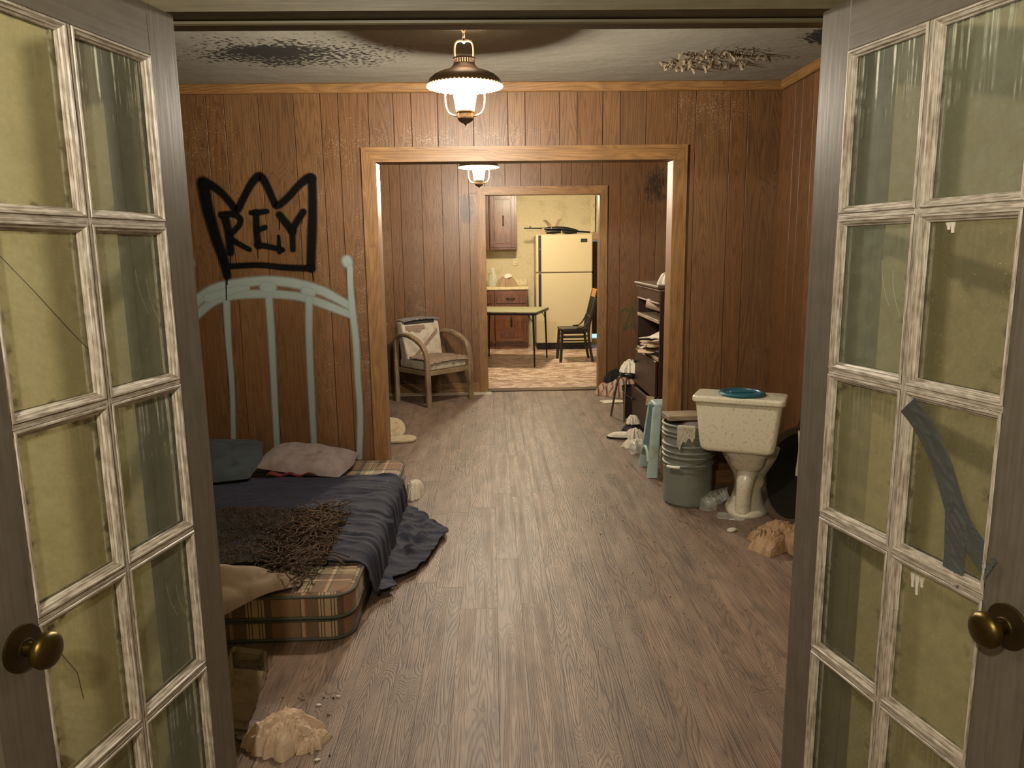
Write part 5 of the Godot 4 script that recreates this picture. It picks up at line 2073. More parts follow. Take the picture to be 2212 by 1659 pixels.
# ---------------------------------------------------------------- second room
func build_dining_room() -> void:
	# armchair with torn covers, in local space it faces +z
	var t := thing("armchair", "torn armchair with pale curved wooden arms by the kitchen doorway", "chair", Vector3(-0.60, 0, -7.505), 0.76)
	var b: MB
	for s in [-1.0, 1.0]:
		b = MB.new()
		var x: float = s * 0.275
		var line := [Vector3(x, 0, -0.245), Vector3(x, 0.3, -0.245), Vector3(x, 0.56, -0.24), Vector3(x, 0.635, -0.225), Vector3(x, 0.672, -0.18), Vector3(x, 0.683, -0.10), Vector3(x, 0.672, 0.0), Vector3(x, 0.635, 0.11), Vector3(x, 0.575, 0.20), Vector3(x, 0.49, 0.243), Vector3(x, 0.38, 0.252), Vector3(x, 0.2, 0.256), Vector3(x, 0.0, 0.26)]
		b.tube(curve(line, 4), 0.026, 12, true, Vector3(1, 0, 0), 0.020)
		commit(b, "arm_frame", M.chair_wood, t)
	for z in [-0.22, 0.235]:
		b = MB.new()
		b.box(Vector3(0, 0.325, z), Vector3(0.51, 0.045, 0.025), 0.004)
		commit(b, "rail", M.chair_wood, t)
	for x in [-0.255, 0.255]:
		b = MB.new()
		b.box(Vector3(x, 0.325, 0.0), Vector3(0.022, 0.045, 0.45), 0.004)
		commit(b, "rail", M.chair_wood, t)
	b = MB.new()
	b.slab(rounded(0.243, 0.235, 0.03, 5), 0.345, 0.435, 0.025, 4)
	var seat := commit(b, "seat", M.chair_white, t)
	var nz := noise(3.0, 501)
	var rows := []
	for i in 17:
		var v := i / 16.0
		var ring := PackedVector3Array()
		for j in 17:
			var u := j / 8.0 - 1.0
			var z := lerpf(0.255 + 0.02 * nz.get_noise_2d(u * 2.0, 0.0), -0.10 + 0.09 * nz.get_noise_2d(u * 1.7, 4.0), v)
			var y := 0.452 + 0.014 * (1.0 - u * u) + 0.012 * nz.get_noise_2d(u * 2.0, v * 2.0 + 7.0)
			if v < 0.12:
				y -= 0.035 * (1.0 - v / 0.12)
			ring.append(Vector3(u * 0.245, y, z))
		rows.append(ring)
	b = MB.new()
	b.cloth(rows, 0.004)
	commit(b, "torn_cover", M.chair_taupe, seat)
	# backrest, tilted
	var tilt := Transform3D(Basis(Vector3.RIGHT, -0.16), Vector3(0, 0.40, -0.165))
	b = MB.new()
	b.xf = tilt * Transform3D(Basis(Vector3.RIGHT, PI * 0.5), Vector3(0, 0.20, 0))
	b.slab(rounded(0.238, 0.215, 0.03, 5), -0.045, 0.045, 0.02, 4)
	var back := commit(b, "backrest", M.chair_white, t)
	b = MB.new()
	b.xf = tilt
	var tear := []
	for i in 9:
		var v := i / 8.0
		var ring := PackedVector3Array()
		for j in 15:
			var u := j / 14.0
			ring.append(Vector3(lerpf(-0.20, 0.04, u), lerpf(0.285 + 0.035 * nz.get_noise_2d(u * 4.0, 2.0) + 0.05 * absf(u - 0.5), 0.355, v), 0.047 + 0.003 * nz.get_noise_2d(u * 3.0, v * 3.0)))
		tear.append(ring)
	b.cloth(tear, 0.003, true)
	commit(b, "torn_patch", M.chair_taupe, back)
	b = MB.new()
	b.xf = tilt
	plate(b, [Vector3(-0.18, 0.02, 0.0465), Vector3(-0.12, 0.02, 0.0465), Vector3(0.20, 0.26, 0.0465), Vector3(0.20, 0.31, 0.0465)], Vector3(0, 0, -0.002), Vector3.UP)
	commit(b, "tape_strap", M.chair_taupe, back)
	b = MB.new()
	b.xf = tilt
	b.box(Vector3(-0.02, 0.385, 0.012), Vector3(0.39, 0.04, 0.078), 0.008)
	commit(b, "open_seam", M.chair_dark, back)
	b = MB.new()
	var flap := []
	for i in 11:
		var v := i / 10.0
		var ring := PackedVector3Array()
		for j in 17:
			var u := j / 8.0 - 1.0
			ring.append(Vector3(u * 0.235, 0.428 + 0.016 * (1.0 - u * u) - 0.030 * v * v + 0.010 * nz.get_noise_2d(u * 2.0, v * 2.0 + 3.0), lerpf(-0.06, 0.075, v)))
		flap.append(ring)
	b.xf = tilt
	b.cloth(flap, 0.008, true)
	commit(b, "top_flap", M.chair_grey, back)

	# dark side table behind the armchair with a coil of cable
	t = thing("side_table", "dark side table in the shadow behind the torn armchair", "table", Vector3(-1.30, 0, -7.28))
	bx("table_top", Vector3(0, 0.775, 0), Vector3(0.50, 0.03, 0.55), M.grey_wood, t, 0.004, Vector2.ZERO, 0)
	bx("cabinet_body", Vector3(0, 0.40, 0), Vector3(0.46, 0.72, 0.50), M.black_plastic, t, 0.004)
	bx("plinth", Vector3(0, 0.02, 0), Vector3(0.44, 0.04, 0.46), M.black_plastic, t, 0.002)
	b = MB.new()
	var coil := []
	for k in 60:
		var a := k * 0.42
		coil.append(Vector3(cos(a) * (0.07 + 0.01 * sin(k)), 0.008 + 0.0016 * k, sin(a) * 0.06))
	b.tube(coil, 0.005, 6)
	var o := commit(b, "cable_coil", M.black_plastic)
	o.position = Vector3(-1.14, 0.788, -7.18)
	tag(o, "coil of black cable lying on the dark side table", "cable")

	# two foam seat pads on the floor
	for k in 2:
		b = MB.new()
		b.slab(rounded(0.125, 0.095, 0.085, 7), -0.013, 0.013, 0.011, 3)
		o = commit(b, "foam_pad", M.foam)
		o.position = [Vector3(-0.745, 0.0135, -5.86), Vector3(-0.84, 0.085, -5.98)][k]
		o.rotation = [Vector3(0, 0.15, 0), Vector3(0.75, 0.25, -0.25)][k]
		tag(o, ["cream foam pad lying flat on the floor by the left casing", "cream foam pad propped up behind the one lying flat"][k], "pad", "foam pads")

	# tall dark shelf unit at the right; its open front faces -x
	t = thing("shelf_unit", "tall dark wooden shelf unit with sagging drawers, stuffed with paper", "shelf", Vector3(1.25, 0, -5.98))
	var H := 1.195
	for z in [-0.42, 0.42]:
		bx("side", Vector3(0.215, H * 0.5, z), Vector3(0.43, H, 0.022), M.dark_wood, t, 0.003, Vector2(z, 0), 1)
	bx("back", Vector3(0.424, H * 0.5, 0), Vector3(0.012, H - 0.01, 0.82), M.dark_wood, t, 0.0, Vector2(0.3, 0), 1)
	bx("top", Vector3(0.205, H + 0.012, 0.01), Vector3(0.475, 0.024, 0.92), M.dusty_wood, t, 0.007, Vector2(0.1, 0.4), 2)
	bx("top_moulding", Vector3(0.215, H - 0.012, 0), Vector3(0.455, 0.016, 0.88), M.grey_wood, t, 0.006, Vector2(0.6, 0.4), 2)
	bx("apron", Vector3(0.006, H - 0.065, 0), Vector3(0.018, 0.085, 0.82), M.dark_wood, t, 0.003, Vector2(0.6, 0.1), 2)
	bx("apron_moulding", Vector3(-0.002, H - 0.112, 0), Vector3(0.018, 0.012, 0.82), M.grey_wood, t, 0.004, Vector2(0.6, 0.1), 2)
	for y in [0.945, 0.66]:
		bx("shelf_board", Vector3(0.21, y, 0), Vector3(0.41, 0.022, 0.816), M.dusty_wood, t, 0.003, Vector2(y, 0.1), 2)
		bx("shelf_edge", Vector3(0.0, y, 0), Vector3(0.014, 0.026, 0.82), M.grey_wood, t, 0.003, Vector2(y, 0.3), 2)
	bx("floor_board", Vector3(0.21, 0.03, 0), Vector3(0.41, 0.02, 0.816), M.dark_wood, t, 0.003, Vector2(0.2, 0.1), 2)
	for k in 2:
		var hh: float = [0.295, 0.315][k]
		var d := bx("drawer_front", Vector3.ZERO, Vector3(0.02, hh, 0.81), M.dark_wood, t, 0.004, Vector2(0.2 * k, 0.6), 2)
		d.position = [Vector3(-0.012, 0.50, 0), Vector3(-0.022, 0.175, 0.0)][k]
		d.rotation = [Vector3(0, 0, 0.0), Vector3(0, 0.03, 0.05)][k]
		b = MB.new()
		b.xf = Transform3D(Basis(Vector3(0, 0, 1), PI * 0.5), Vector3(-0.010, 0.05, -0.30))
		b.lathe([Vector2(0.008, 0.0), Vector2(0.008, 0.012), Vector2(0.016, 0.018), Vector2(0.014, 0.028), Vector2(0.0, 0.03)], 16)
		commit(b, "knob", M.black_plastic, d)
	# what lies on the shelves
	b = MB.new()
	b.xf = Transform3D(Basis(Vector3.UP, 1.15) * Basis(Vector3(1, 0, 0), 1.75), Vector3(1.38, 1.035, -5.86))
	b.lathe([Vector2(0.035, -0.17), Vector2(0.055, 0.0), Vector2(0.085, 0.17)], 24)
	b.lathe([Vector2(0.082, 0.17), Vector2(0.052, 0.0), Vector2(0.032, -0.17)], 24)
	var o2 := commit(b, "paper_roll", M.pale_paper)
	tag(o2, "loose cone of pale paper on the upper shelf of the dark unit", "paper")
	for k in 4:
		o = commit(sheet(0.15, 0.24 - 0.02 * k, [0.05, 0.07, 0.09, 0.14][k], 520 + k * 3, 0.3), "newspaper", [M.pale_paper, M.white_paper, M.pale_paper, M.white_paper][k])
		o.position = Vector3(1.345 + 0.012 * (k % 2), 0.6725 + [0.0, 0.028, 0.062, 0.11][k], -6.00 + 0.03 * k)
		o.rotation = Vector3(0.0, 0.18 * (k - 1.5), 0.03 + 0.05 * k)
		tag(o, ["flattened cream newspaper at the bottom of the shelf pile", "white newspaper second from the bottom of the shelf pile", "creased cream paper second from the top of the shelf pile", "crumpled white newspaper on top of the shelf pile"][k], "paper", "papers on the middle shelf")
	t = thing("small_bottle", "small dark bottle lying among papers on the middle shelf", "bottle", Vector3(1.29, 0.697, -5.66), 0.3)
	b = MB.new()
	b.xf = Transform3D(Basis(Vector3(1, 0, 0), PI * 0.5), Vector3.ZERO)
	b.lathe([Vector2(0.0, -0.06), Vector2(0.024, -0.06), Vector2(0.025, 0.03), Vector2(0.012, 0.05), Vector2(0.011, 0.075), Vector2(0.0, 0.075)], 18)
	commit(b, "body", M.black_plastic, t)
	o = commit(mound(Vector3(0.11, 0.12, 0.13), 531, true, 1.4), "plastic_bag", M.white_paper)
	o.position = Vector3(1.38, H + 0.0245, -5.74)
	tag(o, "crumpled white bag on top of the dark shelf unit", "bag")
	b = MB.new()
	b.box(Vector3.ZERO, Vector3(0.006, 0.075, 0.11), 0.001)
	o = commit(b, "card", M.pale_paper)
	o.position = Vector3(1.222, 0.335, -5.60)
	o.rotation = Vector3(0.15, 1.1, 0.1)
	tag(o, "small pale card stuck at the corner of the lower drawer", "card")

	# metal stool with a plastic bag on it
	t = thing("metal_stool", "round stool on bent brown metal legs beside the shelf unit", "stool", Vector3(1.225, 0, -6.55), 0.35)
	b = MB.new()
	b.xf = Transform3D(Basis.IDENTITY, Vector3(0, 0.378, 0))
	b.lathe([Vector2(0.0, 0.0), Vector2(0.09, 0.0), Vector2(0.10, 0.008), Vector2(0.10, 0.024), Vector2(0.09, 0.034), Vector2(0.0, 0.038)], 28)
	commit(b, "seat", M.black_plastic, t)
	for k in 2:
		var s: float = [-1.0, 1.0][k]
		b = MB.new()
		b.tube(curve([Vector3(-0.13, 0, s * 0.12), Vector3(-0.11, 0.2, s * 0.09), Vector3(-0.09, 0.33, s * 0.07), Vector3(-0.065, 0.368, s * 0.06), Vector3(0.065, 0.368, s * 0.06), Vector3(0.09, 0.33, s * 0.07), Vector3(0.11, 0.2, s * 0.09), Vector3(0.13, 0, s * 0.12)], 4), 0.0095, 10)
		commit(b, "leg_hoop", M.pipe_metal, t)
	o = commit(mound(Vector3(0.10, 0.125, 0.10), 541, true, 1.5), "plastic_bag", M.white_paper)
	o.position = Vector3(1.225, 0.417, -6.55)
	tag(o, "crumpled white plastic bag on the seat of the metal stool", "bag")
	t = thing("dark_bucket", "small black bucket standing under the metal stool", "bucket", Vector3(1.235, 0, -6.56))
	b = MB.new()
	b.lathe([Vector2(0.0, 0.004), Vector2(0.062, 0.004), Vector2(0.066, 0.0), Vector2(0.082, 0.27), Vector2(0.088, 0.275), Vector2(0.088, 0.285), Vector2(0.080, 0.285), Vector2(0.066, 0.03), Vector2(0.0, 0.03)], 28)
	commit(b, "body", M.black_plastic, t)
	b = MB.new()
	b.tube(curve([Vector3(-0.088, 0.275, 0.0), Vector3(-0.082, 0.24, 0.05), Vector3(-0.02, 0.20, 0.095), Vector3(0.06, 0.22, 0.075), Vector3(0.088, 0.275, 0.0)], 5), 0.003, 6)
	commit(b, "wire_handle", M.wire, t)
	# laundry heap against the far wall
	o = commit(mound(Vector3(0.20, 0.22, 0.15), 551, false, 1.3), "cloth_heap", M.stripe_cloth)
	o.position = Vector3(1.35, 0.0, -7.60)
	tag(o, "heap of pale striped clothes on the floor by the kitchen doorway", "clothes")
	o = commit(mound(Vector3(0.12, 0.16, 0.10), 557, false, 1.2), "cloth_heap", M.black_cloth)
	o.position = Vector3(1.27, 0.12, -7.72)
	tag(o, "black garment lying on top of the striped clothes heap", "clothes")
	o = commit(mound(Vector3(0.09, 0.15, 0.08), 559, false, 1.2), "cloth_heap", M.stripe_cloth)
	o.position = Vector3(1.16, 0.0, -7.66)
	tag(o, "small pale rumpled cloth touching the kitchen door casing", "clothes")
	o = commit(sheet(0.14, 0.055, 0.012, 561, 0.4), "paper_sheet", M.white_paper)
	o.position = Vector3(1.20, 0.0, -7.24)
	tag(o, "flat torn white paper on the floor in front of the clothes", "paper")
	# shoe, tissue and cup at the near foot of the shelf
	t = thing("shoe", "flat white canvas shoe with a dark sole on the floor", "shoe", Vector3(1.02, 0, -5.80), 1.35)
	b = MB.new()
	loft(b, [[0.0, 0, 0, 0.042, 0.12], [0.014, 0, 0, 0.044, 0.123], [0.016, 0, 0, 0.042, 0.12]], 24)
	commit(b, "sole", M.black_plastic, t)
	b = MB.new()
	loft(b, [[0.016, 0, 0, 0.041, 0.118], [0.032, 0, 0.005, 0.04, 0.108], [0.046, 0, 0.012, 0.034, 0.085], [0.052, 0, 0.018, 0.022, 0.055]], 24)
	commit(b, "upper", M.white_paper, t)
	for k in 3:
		o = commit(mound([Vector3(0.075, 0.11, 0.065), Vector3(0.11, 0.06, 0.08), Vector3(0.06, 0.085, 0.055)][k], 571 + k, true, 1.5), "tissue", M.white_paper)
		o.position = [Vector3(1.115, 0.0, -5.78), Vector3(1.08, 0.0, -5.55), Vector3(1.13, 0.09, -5.93)][k]
		tag(o, ["crumpled white tissue standing upright behind the shoe", "flattened white tissue in front of the shoe by the cup", "crumpled white tissue lying on the dark bundle by the shelf unit"][k], "tissue", "tissues by the shoe")
	o = commit(mound(Vector3(0.09, 0.12, 0.10), 579, false, 1.2), "cloth_heap", M.black_cloth)
	o.position = Vector3(1.135, 0.0, -5.93)
	tag(o, "dark bundle on the floor against the shelf unit's lower drawer", "clothes")
	t = thing("plastic_cup", "clear plastic cup lying on its side by the step stool", "cup", Vector3(1.06, 0.041, -5.33), 0.5)
	b = MB.new()
	b.xf = Transform3D(Basis(Vector3(0, 0, 1), PI * 0.5 - 0.12) , Vector3.ZERO)
	b.lathe([Vector2(0.0, -0.055), Vector2(0.028, -0.055), Vector2(0.039, 0.05), Vector2(0.041, 0.052), Vector2(0.039, 0.054)], 24)
	commit(b, "wall", M.milk_plastic, t)


# ---------------------------------------------------------------- kitchen at the end
func panel_door(parent: Node, called: String, x0: float, x1: float, y0: float, y1: float, z: float, m: Material) -> MeshInstance3D:
	# framed cupboard front: slab, four frame members proud of it and a raised field
	var d := bx(called, Vector3((x0 + x1) * 0.5, (y0 + y1) * 0.5, z + 0.008), Vector3(x1 - x0, y1 - y0, 0.016), m, parent, 0.003, Vector2(x0, 0.2), 1)
	var f := 0.052
	if y1 - y0 > 0.25:
		var b := MB.new()
		span(b, x0 + 0.001, x0 + f, y0 + 0.001, y1 - 0.001, z + 0.016, z + 0.022, 0.003, Vector2(0.1, 0.1), 1)
		span(b, x1 - f, x1 - 0.001, y0 + 0.001, y1 - 0.001, z + 0.016, z + 0.022, 0.003, Vector2(0.5, 0.1), 1)
		span(b, x0 + f, x1 - f, y0 + 0.001, y0 + f, z + 0.016, z + 0.022, 0.003, Vector2(0.1, 0.7), 0)
		span(b, x0 + f, x1 - f, y1 - f, y1 - 0.001, z + 0.016, z + 0.022, 0.003, Vector2(0.1, 0.4), 0)
		commit(b, "frame", m, d)
		b = MB.new()
		span(b, x0 + f + 0.014, x1 - f - 0.014, y0 + f + 0.014, y1 - f - 0.014, z + 0.014, z + 0.021, 0.005, Vector2(0.8, 0.3), 1)
		commit(b, "field", m, d)
	return d


func pull(parent: Node, c: Vector3, along: Vector3, half: float) -> void:
	var b := MB.new()
	var out := Vector3(0, 0, 1)
	b.tube(curve([c - along * half, c - along * half * 0.8 + out * 0.024, c + out * 0.028, c + along * half * 0.8 + out * 0.024, c + along * half], 4), 0.006, 8)
	b.box(c, Vector3(0.03, 0.03, 0.004) + along.abs() * half * 1.7, 0.0015)
	commit(b, "handle", M.brass_dark, parent)


func build_kitchen() -> void:
	# ceiling fixture above the table, just out of the photograph
	var t := thing("ceiling_lamp", "white dome ceiling light above the kitchen table", "lamp", Vector3(0.42, CEIL, -9.85))
	var b := MB.new()
	b.lathe([Vector2(0.0, -0.085), Vector2(0.08, -0.078), Vector2(0.13, -0.055), Vector2(0.15, -0.025)], 32, 2.0)
	commit(b, "lamp_dome", M.lamp_glow, t)
	b = MB.new()
	b.lathe([Vector2(0.155, -0.026), Vector2(0.16, -0.02), Vector2(0.16, 0.0)], 32)
	commit(b, "lamp_ring", M.bronze, t)
	var l := OmniLight3D.new()
	l.name = "kitchen_light"
	l.position = Vector3(0, -0.05, 0)
	l.light_color = Color(1.0, 0.935, 0.80)
	l.light_energy = KITCHEN_LAMP
	l.light_size = 0.10
	l.omni_range = 12.0
	l.omni_attenuation = 2.0
	l.shadow_enabled = true
	t.add_child(l)

	# wall cupboards
	for k in 2:
		var x1: float = [0.405, -0.022][k]
		var x0: float = x1 - 0.42
		t = thing("wall_cabinet", ["reddish-brown wall cupboard at the right end above the counter", "reddish-brown wall cupboard mostly hidden by the kitchen door casing"][k], "cabinet", Vector3.ZERO, 0.0, "kitchen wall cupboards")
		var bb := MB.new()
		span(bb, x0, x1, 1.50, 2.36, -11.945, -11.66, 0.003, Vector2(0.2 * k, 0), 1)
		commit(bb, "body", M.cabinet, t)
		var d := panel_door(t, "door", x0 + 0.012, x1 - 0.03, 1.53, 2.31, -11.66, M.cabinet)
		pull(d, Vector3((x0 + x1) * 0.5, 1.93, -11.64), Vector3.UP, 0.075)
	# base cupboards and counter
	for k in 2:
		var x1: float = [0.545, 0.04][k]
		var x0: float = x1 - 0.50
		t = thing("base_cabinet", ["reddish-brown base cupboard with a drawer, behind the card table", "reddish-brown base cupboard mostly hidden by the left kitchen casing"][k], "cabinet", Vector3.ZERO, 0.0, "kitchen base cupboards")
		var bb := MB.new()
		span(bb, x0, x1, 0.09, 0.90, -11.945, -11.40, 0.003, Vector2(0.2 * k, 0.3), 1)
		commit(bb, "body", M.cabinet, t)
		bb = MB.new()
		span(bb, x0, x1, 0.0, 0.09, -11.945, -11.44, 0.002, Vector2(0.2 * k, 0.5), 0)
		commit(bb, "plinth", M.cabinet, t)
		var dr := panel_door(t, "drawer", x0 + 0.012, x1 - 0.03, 0.70, 0.84, -11.40, M.cabinet)
		pull(dr, Vector3((x0 + x1) * 0.5 - 0.01, 0.77, -11.383), Vector3.RIGHT, 0.06)
		var d := panel_door(t, "door", x0 + 0.012, x1 - 0.03, 0.12, 0.665, -11.40, M.cabinet)
		pull(d, Vector3((x0 + x1) * 0.5, 0.42, -11.38), Vector3.UP, 0.075)
	t = thing("countertop", "stained cream worktop with a low upstand, above the base cupboards", "worktop")
	b = MB.new()
	span(b, -0.47, 0.565, 0.901, 0.945, -11.948, -11.375, 0.008, Vector2.ZERO, 0)
	commit(b, "slab", M.counter, t)
	b = MB.new()
	span(b, -0.47, 0.565, 0.945, 1.045, -11.948, -11.925, 0.006, Vector2.ZERO, 0)
	commit(b, "upstand", M.counter, t)
	# jar and paper bag on it
	t = thing("glass_jar", "clear glass jar on the counter by the left casing", "jar", Vector3(0.03, 0.945, -11.78))
	b = MB.new()
	b.lathe([Vector2(0.0, 0.0), Vector2(0.07, 0.0), Vector2(0.078, 0.02), Vector2(0.078, 0.14), Vector2(0.05, 0.19), Vector2(0.035, 0.22), Vector2(0.038, 0.26)], 24)
	commit(b, "body", M.glass_jar, t)
	b = MB.new()
	b.lathe([Vector2(0.040, 0.258), Vector2(0.040, 0.285), Vector2(0.0, 0.287)], 20)
	commit(b, "stopper", M.glass_jar, t)
	var o := commit(mound(Vector3(0.14, 0.20, 0.10), 601, true, 1.3), "paper_bag", M.card)
	o.position = Vector3(0.235, 0.945, -11.62)
	tag(o, "crumpled brown paper bag standing on the kitchen counter", "bag")
	o = commit(sheet(0.06, 0.05, 0.05, 605, 0.3, 8), "paper_scrap", M.white_paper)
	o.position = Vector3(0.255, 1.095, -11.60)
	o.rotation = Vector3(0.5, 0.4, 0.3)
	tag(o, "white paper sticking out of the bag on the counter", "paper")
	t = thing("wall_outlet", "cream double wall socket above the kitchen counter", "outlet", Vector3(0.385, 1.31, -11.948))
	bx("plate", Vector3(0, 0, 0.004), Vector3(0.075, 0.115, 0.008), M.counter, t, 0.003)
	for y in [-0.026, 0.026]:
		for x in [-0.009, 0.009]:
			bx("slot", Vector3(x, y, 0.0085), Vector3(0.004, 0.016, 0.002), M.black_plastic, t)

	# refrigerator
	t = thing("refrigerator", "cream two-door refrigerator with dark handle strips at the kitchen's end", "refrigerator", Vector3(1.088, 0, -11.26))
	b = MB.new()
	span(b, -0.415, 0.415, 0.09, 1.70, -0.66, -0.065, 0.008)
	commit(b, "body", M.fridge, t)
	b = MB.new()
	span(b, -0.42, 0.42, 1.158, 1.712, -0.06, 0.0, 0.012)
	var door_up := commit(b, "door", M.fridge, t)
	b = MB.new()
	span(b, -0.42, 0.42, 0.10, 1.146, -0.06, 0.0, 0.012)
	var door_low := commit(b, "door", M.fridge, t)
	b = MB.new()
	span(b, -0.385, -0.345, 1.17, 1.70, 0.0, 0.020, 0.005)
	commit(b, "handle", M.black_plastic, door_up)
	b = MB.new()
	span(b, -0.385, -0.345, 0.62, 1.135, 0.0, 0.020, 0.005)
	commit(b, "handle", M.black_plastic, door_low)
	for y in [1.165, 1.50, 1.142]:
		b = MB.new()
		b.tube([Vector3(-0.365, y, 0.018), Vector3(-0.365, y, 0.024)], 0.012, 10)
		commit(b, "handle_screw", M.wire, door_up if y > 1.15 else door_low)
	b = MB.new()
	span(b, 0.245, 0.340, 1.595, 1.645, 0.0, 0.004, 0.001)
	var badge := commit(b, "badge", M.black_plastic, door_up)
	b = MB.new()
	span(b, 0.265, 0.320, 1.617, 1.623, 0.004, 0.0048)
	commit(b, "badge_print", M.wire, badge)
	b = MB.new()
	span(b, -0.41, 0.41, 0.0, 0.088, -0.62, -0.03, 0.004)
	var gr := commit(b, "base_grille", M.black_plastic, t)
	for y in [0.025, 0.05]:
		b = MB.new()
		span(b, -0.38, 0.38, y - 0.004, y + 0.004, -0.03, -0.024, 0.001)
		commit(b, "slat", M.dark_metal, gr)

	# long black object and card on the refrigerator
	t = thing("toy_rifle", "long black rifle-shaped object lying on top of the refrigerator", "rifle", Vector3(1.05, 1.712, -11.42))
	b = MB.new()
	b.tube([Vector3(-0.55, 0.098, 0), Vector3(-0.20, 0.092, 0)], 0.011, 8)
	b.tube([Vector3(-0.46, 0.10, 0), Vector3(-0.455, 0.13, 0)], 0.008, 6)
	commit(b, "barrel", M.dark_metal, t)
	b = MB.new()
	b.tube(curve([Vector3(-0.28, 0.085, 0), Vector3(-0.10, 0.09, 0), Vector3(0.05, 0.085, 0), Vector3(0.20, 0.062, 0), Vector3(0.26, 0.05, 0)], 5), [0.010, 0.016, 0.02, 0.024, 0.026, 0.028, 0.03, 0.03, 0.03, 0.03, 0.03, 0.03, 0.028, 0.026, 0.024, 0.022, 0.02, 0.018, 0.016, 0.014, 0.012], 10)
	commit(b, "receiver", M.black_plastic, t)
	b = MB.new()
	b.tube([Vector3(-0.27, 0.03, 0.03), Vector3(-0.15, 0.045, 0.03), Vector3(0.0, 0.04, 0.03)], [0.020, 0.034, 0.024], 8)
	b.tube([Vector3(0.02, 0.05, 0.02), Vector3(0.12, 0.032, 0.02), Vector3(0.24, 0.03, 0.02)], [0.022, 0.028, 0.02], 8)
	commit(b, "stock", M.black_plastic, t)
	b = MB.new()
	b.tube([Vector3(0.22, 0.045, 0.0), Vector3(0.44, 0.028, 0.0)], 0.014, 8)
	commit(b, "tube", M.dark_metal, t)
	for k in 2:
		b = MB.new()
		var rows := []
		for i in 7:
			var v := i / 6.0
			var ring := PackedVector3Array()
			for j in 3:
				var u := j / 2.0 - 0.5
				ring.append(Vector3([-0.16, -0.06][k] + v * v * [-0.08, 0.06][k] + u * 0.05, v * [0.13, 0.15][k], u * 0.07 + [0.0, -0.04][k]))
			rows.append(ring)
		b.cloth(rows, 0.003)
		o = commit(b, "card_scrap", M.card)
		o.position = Vector3(1.05, 1.795, -11.42)
		tag(o, ["curled brown card standing up on the rifle-shaped object, left piece", "torn brown card standing up on the rifle-shaped object, right piece"][k], "card", "card scraps on the refrigerator")
	b = MB.new()
	b.slab(PackedVector2Array([Vector2(-0.06, 0.05), Vector2(0.05, 0.06), Vector2(-0.01, -0.06)]), -0.002, 0.002)
	o = commit(b, "card_scrap", M.card)
	o.position = Vector3(0.79, 1.765, -11.35)
	o.rotation = Vector3(1.4, 0, 0.0)
	tag(o, "triangular brown card at the left front edge of the refrigerator top", "card", "card scraps on the refrigerator")

	# dark back door with daylight under it, pale window frame above
	var dk := thing("back_door", "dark panelled door right of the refrigerator, daylight under it", "door", Vector3(1.765, 0.155, -11.97))
	bx("leaf", Vector3(0, 0.73, 0), Vector3(0.36, 1.46, 0.04), M.dark_wood, dk, 0.004, Vector2(0.1, 0.2), 1)
	for y in [0.35, 1.05]:
		bx("panel", Vector3(0, y, 0.022), Vector3(0.24, 0.5, 0.012), M.dark_wood, dk, 0.005, Vector2(0.5, y), 1)
	bx("rod", Vector3(-0.13, 0.72, 0.035), Vector3(0.012, 1.35, 0.012), M.pipe_metal, dk, 0.003)
	b = MB.new()
	span(b, 1.60, 1.93, 1.63, 1.74, -11.948, -11.90, 0.005)
	o = commit(b, "wall_box", M.pink_box)
	tag(o, "pinkish-brown box fixed to the wall above the dark back door", "box")
	var win := Node3D.new()
	win.name = "window_1"
	win.set_meta("kind", "structure")
	add_child(win)
	bx("window_frame", Vector3(1.60, 2.06, -11.94), Vector3(0.07, 0.62, 0.03), M.counter, win, 0.004)
	bx("window_frame", Vector3(1.77, 2.34, -11.94), Vector3(0.34, 0.06, 0.03), M.counter, win, 0.004)
	bx("window_sash", Vector3(1.78, 2.03, -11.945), Vector3(0.26, 0.54, 0.012), M.counter, win, 0.002)
	bx("sash_gap", Vector3(1.648, 2.03, -11.944), Vector3(0.010, 0.54, 0.016), M.black_plastic, win)

	# card table
	t = thing("card_table", "folding card table with olive top and dark metal legs", "table", Vector3(0.245, 0, -10.10), -0.263)
	b = MB.new()
	b.slab(rounded(0.45, 0.45, 0.03, 4), 0.695, 0.712, 0.004, 2)
	commit(b, "table_top", M.table_top, t)
	b = MB.new()
	b.slab(rounded(0.448, 0.448, 0.03, 4), 0.668, 0.695, 0.004, 2)
	commit(b, "table_rim", M.dark_metal, t)
	for sx in [-1.0, 1.0]:
		for sz in [-1.0, 1.0]:
			b = MB.new()
			b.tube([Vector3(sx * 0.40, 0.68, sz * 0.40), Vector3(sx * 0.415, 0.2, sz * 0.415), Vector3(sx * 0.42, 0.0, sz * 0.42)], [0.014, 0.012, 0.010], 8)
			var leg := commit(b, "leg", M.dark_metal, t)
			b = MB.new()
			b.tube([Vector3(sx * 0.33, 0.675, sz * 0.405), Vector3(sx * 0.40, 0.57, sz * 0.405)], 0.005, 6)
			commit(b, "brace", M.dark_metal, leg)

	# dark wooden chair facing left
	t = thing("wooden_chair", "dark wooden kitchen chair in front of the refrigerator, facing left", "chair", Vector3(1.10, 0, -10.14), -PI * 0.5 + 0.03)
	# local: faces +z
	b = MB.new()
	b.slab(rounded(0.205, 0.20, 0.05, 5), 0.425, 0.452, 0.010, 3)
	commit(b, "seat", M.dark_chair, t)
